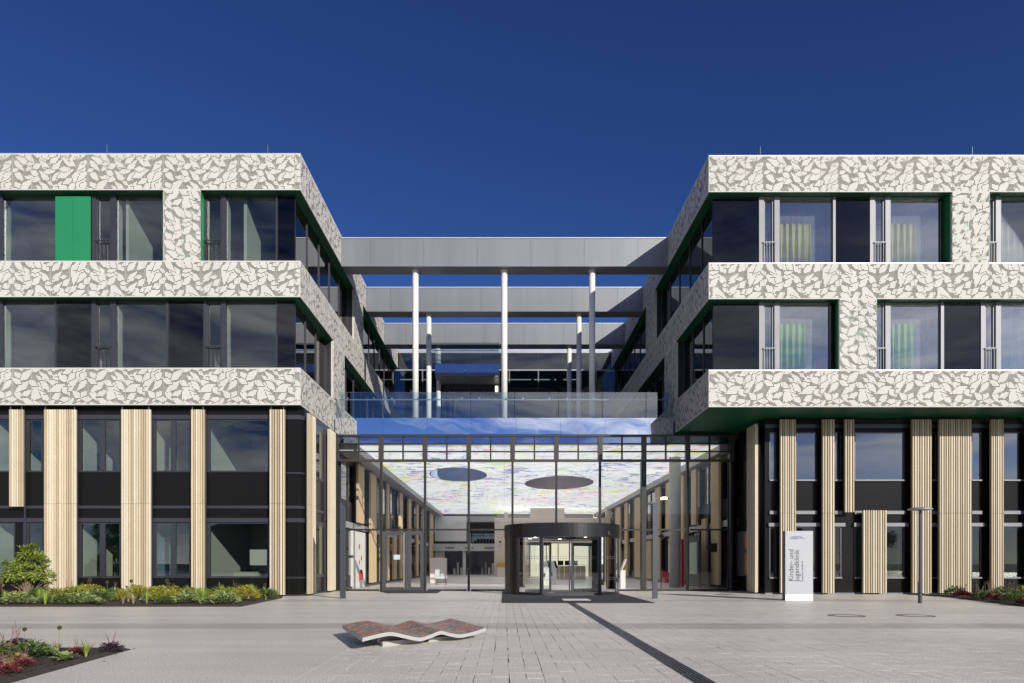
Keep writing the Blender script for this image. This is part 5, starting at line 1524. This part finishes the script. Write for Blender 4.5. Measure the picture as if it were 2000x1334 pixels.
box('mast', M_POST, pr_, xa, xb, 25.05, 25.17, 0.0, z1)
box('arm', M_POST, pr_, pxX(1266.5, 25.1), xb, 25.05, 25.17, z1 + 0.002, z1 + 0.06)
box('light_head', M_BLACKM, pr_, pxX(1266.5, 25.1), pxX(1270, 25.1), 25.06, 25.16, z1 - 0.04, z1)
lp = thing('street_lamp', 'dark mast lamp with a flat disc head before the right wing', 'lamp', (13.5, 22.2, 0))
Xl = pxX(1797, 22.2)
MB().cyl(Xl, 22.2, 0, 0.7, 0.062, n=16).cyl(Xl, 22.2, 0.7, 3.0, 0.05, 0.045, n=16).build('mast', M_POST, lp)
MB().cyl(Xl, 22.2, 3.005, 3.04, 0.13, 0.34, n=32).cyl(Xl, 22.2, 3.04, 3.075, 0.36, 0.36, n=32).cyl(Xl, 22.2, 3.075, 3.12, 0.36, 0.12, n=32).build('lamp_head', mat('lamp_head_grey', (0.30, 0.30, 0.31), rough=0.4, metal=0.3), lp)

# ================================================================== PLANTING
def leafmat(name, col, **k):
    m = mat(name, col, rough=0.55, var=0.15, vscale=3, isl=0.35, hue=0.015, **k)
    return m
LM = {'lime': leafmat('leaf_lime', (0.27, 0.30, 0.035)), 'yellow': leafmat('leaf_yellow', (0.36, 0.34, 0.04)), 'green': leafmat('leaf_green', (0.11, 0.17, 0.045)), 'pale': leafmat('leaf_pale', (0.27, 0.33, 0.13)),
      'red': leafmat('leaf_red', (0.19, 0.045, 0.045)), 'purple': leafmat('leaf_purple', (0.075, 0.045, 0.065)), 'orange': leafmat('leaf_orange', (0.34, 0.20, 0.11)),
      'shrub': leafmat('leaf_shrub', (0.23, 0.29, 0.045)), 'seed': leafmat('seed_head', (0.14, 0.12, 0.05)), 'stem': mat('stem_green', (0.16, 0.20, 0.06), rough=0.6),
      'twig': mat('twig', (0.20, 0.15, 0.11), rough=0.8), 'plume': mat('plume_pink', (0.24, 0.12, 0.12), rough=0.7), 'grass': leafmat('blade_green', (0.22, 0.29, 0.055)), 'tan': leafmat('leaf_tan', (0.30, 0.24, 0.13))}
def leaf(mb, p, d, L_, W_, up=None):
    d = Vector(d).normalized()
    s = d.cross(Vector((0, 0, 1)) + Vector((random.uniform(-.5, .5), random.uniform(-.5, .5), 0)))
    if s.length < 1e-3: s = Vector((1, 0, 0))
    s.normalize()
    n = s.cross(d)
    p = Vector(p)
    mb.add([p, p + d * L_ * .45 + s * W_ / 2 - n * W_ * .12, p + d * L_, p + d * L_ * .45 - s * W_ / 2 - n * W_ * .12, p + d * L_ * .5 + n * W_ * .1], [(0, 1, 4), (1, 2, 4), (2, 3, 4), (3, 0, 4)])
def mound(r, h, n, L_, W_, rg, inner=0.35):
    mb = MB()
    for _ in range(n):
        a = rg.uniform(0, 2 * math.pi); q = math.sqrt(rg.random())
        rad = r * q * rg.uniform(0.8, 1.1)
        zt_ = h * math.sqrt(max(0, 1 - (q * 0.95) ** 2))
        z = zt_ * rg.uniform(inner, 1.0)
        d = Vector((math.cos(a) * (0.4 + q), math.sin(a) * (0.4 + q), rg.uniform(-0.1, 0.9)))
        leaf(mb, (rad * math.cos(a), rad * math.sin(a), z), d, L_ * rg.uniform(.7, 1.3), W_ * rg.uniform(.7, 1.3))
    return mb
def blades(n, L_, W_, rg, spread=0.5):
    mb = MB()
    for _ in range(n):
        a = rg.uniform(0, 2 * math.pi)
        sp = rg.uniform(0.1, spread)
        l = L_ * rg.uniform(.6, 1.15)
        pts = []
        for k in range(5):
            t = k / 4
            rr = l * sp * (t ** 1.6)
            zz = l * (t - 0.45 * sp * t * t * 1.6)
            pts.append(Vector((math.cos(a) * (rr + 0.02), math.sin(a) * (rr + 0.02), max(0.0, zz))))
        s = Vector((-math.sin(a), math.cos(a), 0)) * W_ / 2
        vs_ = []
        for k, p in enumerate(pts):
            w = [0.7, 1, 0.9, 0.6, 0.05][k]
            vs_ += [p - s * w, p + s * w]
        mb.add(vs_, [(2 * k, 2 * k + 1, 2 * k + 3, 2 * k + 2) for k in range(4)])
    return mb
def rosette(n, L_, W_, rg):
    mb = MB()
    for k in range(n):
        a = 2.4 * k
        e = 0.25 + 0.9 * k / n
        d = Vector((math.cos(a) * math.cos(e), math.sin(a) * math.cos(e), math.sin(e)))
        l, w = L_ * (1 - 0.25 * k / n), W_
        s = Vector((-math.sin(a), math.cos(a), 0))
        p0 = Vector((0, 0, 0.03))
        rows = []
        for t, wk, dz in ((0, .12, 0), (.3, .8, .02), (.6, 1.0, .0), (.85, .6, -.06), (1.0, .05, -.12)):
            c = p0 + d * l * t + Vector((0, 0, dz * l))
            rows.append((c - s * w / 2 * wk, c + Vector((0, 0, -0.08 * w)), c + s * w / 2 * wk))
        vs_ = [v for r_ in rows for v in r_]
        fs_ = []
        for q in range(4):
            o = 3 * q
            fs_ += [(o, o + 1, o + 4, o + 3), (o + 1, o + 2, o + 5, o + 4)]
        mb.add(vs_, fs_)
    return mb
PROTO = {}
def proto(key, name, parts):
    o = bpy.data.objects.new(name, None); o['_local'] = 1
    lst = []
    for (pn, mesh) in parts:
        lst.append((pn, mesh))
    PROTO[key] = (name, lst)
rg = random.Random(21)
for v in range(2):
    proto('lime%d' % v, 'spirea_clump', [('foliage', mound(.40, .46, 620, .085, .045, rg).mesh('foliage', LM['yellow' if v else 'lime']))])
    proto('green%d' % v, 'leafy_clump', [('foliage', mound(.34, .36, 420, .09, .05, rg).mesh('foliage', LM['green']))])
    proto('pale%d' % v, 'pale_leafy_clump', [('foliage', mound(.34, .32, 380, .11, .06, rg).mesh('foliage', LM['pale']))])
    proto('grass%d' % v, 'grass_tuft', [('blades', blades(70, .55, .022, rg).mesh('blades', LM['grass']))])
    proto('tan%d' % v, 'dry_tuft', [('blades', blades(50, .42, .018, rg, .7).mesh('blades', LM['tan']))])
    proto('hosta%d' % v, 'hosta', [('leaves', rosette(18, .34, .14, rg).mesh('leaves', LM['pale']))])
    mb = MB()
    for k in range(7):
        a = rg.uniform(0, 6.28); l = rg.uniform(.4, .62)
        top = Vector((math.cos(a) * .12, math.sin(a) * .12, l))
        mb.tube((0, 0, .1), top, .004, .002, 4)
        for q in range(14):
            t = .5 + .5 * q / 14
            p = Vector((0, 0, .1)).lerp(top, t)
            leaf(mb, p, (rg.uniform(-1, 1), rg.uniform(-1, 1), .4), .022, .012)
    for c_, m_ in (('red', 'red'), ('purple', 'purple')):
        proto('%s%d' % (c_, v), 'heuchera', [('leaves', mound(.24, .20, 230, .09, .075, rg).mesh('leaves', LM[m_])), ('flower_stalk', mb.mesh('flower_stalk', LM['plume']))])
    proto('orange%d' % v, 'heuchera', [('leaves', mound(.20, .14, 170, .085, .07, rg).mesh('leaves', LM['orange']))])
    # allium: a stem with a ball of spikes
    st = MB().tube((0, 0, 0), (.03, .01, .72), .008, .006, 6)
    hd = MB()
    for q in range(200):
        z = 1 - 2 * (q + .5) / 200; a = 2.39996 * q; s = math.sqrt(1 - z * z)
        d = Vector((s * math.cos(a), s * math.sin(a), z))
        leaf(hd, Vector((.03, .01, .76)) + d * .03, d, .055, .022)
    proto('allium%d' % v, 'allium', [('stem', st.mesh('stem', LM['stem'])), ('flower_head', hd.mesh('flower_head', LM['seed'])), ('leaves', blades(9, .3, .03, rg, .8).mesh('leaves', LM['grass']))])
def plant(key, x_, y_, sc, lab, cat, grp, z=0.03):
    name, parts = PROTO[key]
    o = thing(name, lab, cat, (x_, y_, z), grp)
    o['_local'] = 1
    o.rotation_euler = (0, 0, random.uniform(0, 6.28))
    o.scale = (sc, sc, sc)
    for (pn, me) in parts:
        put(pn, me, o)
    del o['_local']
    return o
# beds
def bed(name, poly, lab):
    n = len(poly)
    cx = sum(p[0] for p in poly) / n; cy_ = sum(p[1] for p in poly) / n
    ring = [(p[0] + (cx - p[0]) * .03, p[1] + (cy_ - p[1]) * .03) for p in poly]
    vs_ = [(x_, y_, 0.0) for x_, y_ in poly] + [(x_, y_, 0.035) for x_, y_ in ring]
    o = MB().add(vs_, [(i, (i + 1) % n, n + (i + 1) % n, n + i) for i in range(n)] + [tuple(range(n, 2 * n))]).build(name, M_SOIL)
    tag(o, lab, 'flower bed')
    return o
bed('planting_bed', [(-26, 20.35), (-7.85, 20.35), (-8.25, 25.3), (-8.65, 26.72), (-26, 26.72)], 'long dark soil bed planted along the left wing')
bed('planting_bed', [(-5.27, 6.4), (-5.35, 7.4), (-5.62, 10.3), (-14, 10.5), (-14, 6.4)], 'pointed dark soil bed in the near left corner')
bed('planting_bed', [(16.6, 28.2), (17.0, 26.6), (15.2, 19.5), (25, 19.5), (25, 28.2)], 'dark soil bed before the right wing at the picture edge')

# bark chips, crumbs of soil and fallen leaves, some spilled over the bed edges
def litter(name, x0, x1, y0, y1, n, lab, seed, inside):
    rg = random.Random(seed)
    mb = MB()
    k = 0
    while k < n:
        x_, y_ = rg.uniform(x0, x1), rg.uniform(y0, y1)
        d = inside(x_, y_)
        if d < -0.25 or (d < 0 and rg.random() < 0.75 - d):
            continue
        a = rg.uniform(0, 6.28); l = rg.uniform(.012, .04); w = l * rg.uniform(.3, .8)
        z = (0.036 if d > 0.12 else 0.004) + rg.uniform(0, .01)
        c, s_ = math.cos(a), math.sin(a)
        t = rg.uniform(-.012, .012)
        mb.add([(x_ - c * l, y_ - s_ * l, z), (x_ + s_ * w, y_ - c * w, z + .006), (x_ + c * l, y_ + s_ * l, z + abs(t)), (x_ - s_ * w, y_ + c * w, z + .002)], [(0, 1, 2, 3)])
        k += 1
    tag(mb.build(name, leafmat('bark_litter', (0.085, 0.058, 0.038))), lab, kind='stuff')
litter('bark_mulch', -20, -7.6, 20.1, 22.0, 1500, 'bark chips along the front of the long bed', 1, lambda x, y: min(y - 20.35, -7.9 - x))
litter('bark_mulch', -9.5, -5.1, 6.6, 10.4, 1500, 'bark chips in the near bed', 2, lambda x, y: min(10.3 - y, -5.27 - (y - 6.4) * .09 - x))
litter('bark_mulch', 15, 20, 19.5, 26.5, 700, 'bark chips in the right bed', 3, lambda x, y: (x - 15.2 - (y - 19.5) * .2535))

desc = {'lime': 'lime green leafy spirea clump', 'green': 'dark green leafy clump', 'pale': 'pale green leafy clump', 'grass': 'upright green grass tuft', 'tan': 'dry straw coloured tuft', 'hosta': 'pale broad-leaved hosta rosette', 'red': 'dark red heuchera with thin flower stalks', 'purple': 'purple heuchera with thin flower stalks', 'orange': 'orange leaved heuchera', 'allium': 'allium with round seed head'}
rgp = random.Random(4)
ORD = ['first', 'second', 'third', 'fourth', 'fifth', 'sixth', 'seventh', 'eighth', 'ninth', 'tenth', 'eleventh', 'twelfth', 'thirteenth', 'fourteenth', 'fifteenth', 'sixteenth', 'seventeenth', 'eighteenth', 'nineteenth', 'twentieth']
ROWN = ['front', 'second', 'third', 'back']
BEDP = {}
def bedplant(k, x_, y_, sc, row, where):
    o = plant('%s%d' % (k, rgp.randrange(2)), x_, y_, sc, desc[k], 'plant', 'plants %s, %s' % (where, k))
    BEDP.setdefault((k, row, where), []).append(o)
def name_bedplants():
    for (k, row, where), lst in BEDP.items():
        lst.sort(key=lambda o: o.location.x / max(1.0, o.location.y))
        for i, o in enumerate(lst):
            o['label'] = '%s, %s from the left%s %s' % (SHORT[k], ORD[min(i, 19)], (' in the %s row' % ROWN[row]) if row is not None else '', where)
SHORT = {'lime': 'lime green spirea', 'green': 'dark green clump', 'pale': 'pale leafy clump', 'grass': 'green grass tuft', 'tan': 'dry straw tuft', 'hosta': 'pale hosta', 'red': 'red heuchera', 'purple': 'purple heuchera', 'orange': 'orange heuchera', 'allium': 'round allium seed head'}
# left bed
for row, (yr, keys) in enumerate(((21.3, ['hosta', 'pale', 'green', 'tan', 'pale', 'grass', 'green', 'tan']), (22.6, ['lime', 'grass', 'pale', 'lime', 'green', 'tan', 'lime']), (24.2, ['lime', 'green', 'pale', 'grass', 'lime', 'purple', 'tan']), (25.6, ['green', 'lime', 'grass', 'red']))):
    x_ = -19.4 if row else -16.4
    end = -8.4 - 0.1 * row
    while x_ < end:
        k = rgp.choice(keys)
        if not (row >= 2 and -18.4 < x_ < -16.8):
            bedplant(k, x_, yr + rgp.uniform(-.45, .45), rgp.uniform(.75, 1.15), row, 'along the left wing')
        x_ += rgp.uniform(.34, .56)
for (px, py) in ((177, 1133), (167, 1144), (188, 1147), (212, 1137), (227, 1140), (134, 1147), (248, 1146), (256, 1135), (238, 1149), (326, 1135), (331, 1141), (341, 1142), (350, 1149), (377, 1150), (429, 1147), (436, 1144), (458, 1143), (520, 1142)):
    Y_ = 24.0 + rgp.uniform(-.8, 1.2)
    z = pyZ(py, Y_)
    bedplant('allium', pxX(px, Y_) - .02, Y_, max(.5, (z - .03) / .76), None, 'along the left wing')
# front left bed
for (k, px, py, sc, lab) in (('red', 15, 1290, 1.0, 'large dark red heuchera at the picture edge in the near bed'), ('red', 45, 1308, .62, 'bright red heuchera clump near the tip of soil in the near bed'), ('orange', 28, 1300, .9, 'orange heuchera beside the bright red one in the near bed'), ('red', 12, 1322, .7, 'dark red heuchera lowest in the near bed'),
                             ('green', 62, 1291, .85, 'rounded green clump left of the hosta in the near bed'), ('pale', 84, 1283, .55, 'lime leafy clump behind the hosta in the near bed'), ('hosta', 126, 1296, .72, 'single hosta rosette in the near bed'), ('grass', 168, 1288, .62, 'arching grass tuft right of the hosta in the near bed'),
                             ('red', 150, 1281, .55, 'small dark red heuchera behind the hosta in the near bed'), ('purple', 217, 1276, .72, 'purple heuchera at the tip of the near bed'), ('tan', 112, 1276, .6, 'pale thin tuft behind the near bed'), ('purple', 35, 1272, .9, 'purple heuchera with pink stalks at the back of the near bed'), ('tan', 20, 1312, .5, 'dry tuft among red heucheras in the near bed'),
                             ('green', -20, 1300, 1.0, 'green clump cut by the picture edge in the near bed')):
    Y_ = pyY(py); 
    plant(k + '0', pxX(px, Y_), Y_, sc * .8, lab, 'plant', 'plants in the near bed')
for (px, py, yb_, lab) in ((46, 1229, 1275, 'left allium seed head on a thin stem in the near bed'), (114, 1226, 1274, 'right allium seed head standing alone in the near bed'), (22, 1260, 1281, 'short green allium head at the edge of the near bed')):
    Y_ = pyY(yb_)
    plant('allium1', pxX(px, Y_), Y_, (pyZ(py, Y_) - .03) / .76, lab, 'plant', 'alliums in the near bed')
# right bed
x_ = 0
for row, t in enumerate((0.5, 1.3, 2.2, 3.1)):
    for q in range(9):
        Y_ = 20.2 + q * .78 + rgp.uniform(-.2, .2)
        xe = 15.35 + (Y_ - 19.5) * (1.8 / 7.1)
        k = rgp.choice(['purple', 'red', 'green'] if row == 0 else ['lime', 'green', 'red', 'grass', 'tan', 'purple'])
        bedplant(k, xe + t + rgp.uniform(-.2, .2), Y_, rgp.uniform(.75, 1.1), row, 'before the right wing')
for (px, py) in ((1908, 1138), (1924, 1139), (1930, 1138), (1970, 1136), (1980, 1136), (1990, 1143)):
    Y_ = 25.0 + rgp.uniform(-1, 1)
    bedplant('allium', pxX(px, Y_), Y_, (pyZ(py, Y_) - .03) / .76, None, 'before the right wing')

name_bedplants()
# --- shrub at the left edge
def woody(name, lab, cat, base, hgt, crowns, nleaf, L_, W_, lm, seed, nst=12):
    rg = random.Random(seed)
    t = thing(name, lab, cat, base)
    B = Vector(base)
    st = MB()
    lv = MB()
    for (c, r) in crowns:
        c = Vector(c)
        for k in range(max(2, nst // len(crowns))):
            tip = c + Vector((rg.uniform(-1, 1), rg.uniform(-1, 1), rg.uniform(-.6, .6))) * r * .7
            mid = B.lerp(tip, .5) + Vector((rg.uniform(-.1, .1), rg.uniform(-.1, .1), .05)) * hgt * .5
            st.tube(B + Vector((rg.uniform(-.06, .06), rg.uniform(-.06, .06), 0)), mid, .016 * hgt / 2, .011 * hgt / 2, 5)
            st.tube(mid, tip, .011 * hgt / 2, .004, 5)
        n = int(nleaf * r ** 2 / sum(q[1] ** 2 for q in crowns))
        sub = [c + Vector((rg.gauss(0, 1), rg.gauss(0, 1), rg.gauss(0, .8))).normalized() * r * rg.uniform(.55, 1.0) for _ in range(9)]
        for _ in range(n):
            s0 = rg.choice(sub)
            d = Vector((rg.gauss(0, 1), rg.gauss(0, 1), rg.gauss(0, .8)))
            p = s0 + d * r * .19
            dd = (p - c).normalized() + Vector((rg.uniform(-.6, .6), rg.uniform(-.6, .6), rg.uniform(-.6, .5)))
            leaf(lv, p, dd, L_ * rg.uniform(.7, 1.3), W_ * rg.uniform(.7, 1.3))
    st.build('trunk', LM['twig'], t)
    lv.build('crown', LM[lm], t)
    return t
Yb_ = 24.6
def sp_(px, py, r): return ((pxX(px, Yb_), Yb_ + random.uniform(-.2, .2), pyZ(py, Yb_)), r)
woody('shrub', 'round green shrub on bare forked stems at the left edge of the long bed', 'shrub', (pxX(55, Yb_), Yb_, .03), 2.0,
      [sp_(58, 1080, .36), sp_(45, 1098, .38), sp_(72, 1098, .36), sp_(22, 1113, .36), sp_(50, 1113, .38), sp_(83, 1116, .32), sp_(14, 1132, .30), sp_(100, 1132, .2)], 4300, .11, .055, 'shrub', 3, 34)
# young tree standing just outside the frame whose shade falls on the paving at the left
woody('young_tree', 'young tree just outside the frame whose shade falls across the paving', 'tree', (-7.9, 8.0, .03), 5.5,
      [((-7.9, 8.0, 4.6), .75), ((-8.4, 8.3, 5.3), .7), ((-7.8, 8.5, 5.6), .65), ((-8.3, 7.6, 4.9), .6), ((-7.9, 8.1, 6.2), .5)], 2200, .12, .07, 'green', 8, 20)

# ================================================================== ACROSS THE SQUARE (seen only as reflections)
M_BRICK = mat('far_brick', (0.16, 0.11, 0.09), rough=0.8)
M_ROOFD = mat('far_roof', (0.05, 0.045, 0.045), rough=0.7)
for (x0, x1, h, lab) in ((-44, -22, 6.5, 'dark gabled building across the square, left of the gap'), (-12, 10, 5.6, 'low gabled building across the square, in the middle'), (22, 46, 6.8, 'gabled building across the square on the right')):
    hb = thing('opposite_building', lab, 'building', ((x0 + x1) / 2, -50, 0), 'buildings across the square')
    box('wall', M_BRICK, hb, x0, x1, -60, -48, 0, h)
    xm = (x0 + x1) / 2
    MB().add([(x0 - .5, -47.5, h), (x1 + .5, -47.5, h), (x1 + .5, -60.5, h), (x0 - .5, -60.5, h), (x0 + 4, -54, h + 3), (x1 - 4, -54, h + 3)], [(0, 1, 5, 4), (1, 2, 5), (2, 3, 4, 5), (3, 0, 4), (0, 3, 2, 1)]).build('roof', M_ROOFD, hb)
    for k in range(int((x1 - x0) / 3.2)):
        w = box('window', M_DARKF, hb, x0 + 1.2 + k * 3.2, x0 + 2.6 + k * 3.2, -48.02, -47.96, 1.0, 2.8)
        box('window', M_DARKF, hb, x0 + 1.2 + k * 3.2, x0 + 2.6 + k * 3.2, -48.02, -47.96, 3.6, 5.2)
for i, (x_, y_, h) in enumerate(((-17, -42, 8), (15, -40, 8.5), (52, -40, 9), (-52, -38, 9))):
    woody('far_tree', 'broad dark tree across the square, number %s from the left' % ['two', 'three', 'four', 'one'][i], 'tree', (x_, y_, 0), h,
          [((x_, y_, h * .6), 2.2), ((x_ - 1.6, y_, h * .5), 1.8), ((x_ + 1.6, y_ + .4, h * .52), 1.8), ((x_, y_ + .5, h * .8), 1.6)], 2600, .5, .28, 'green', 30 + i, 10)
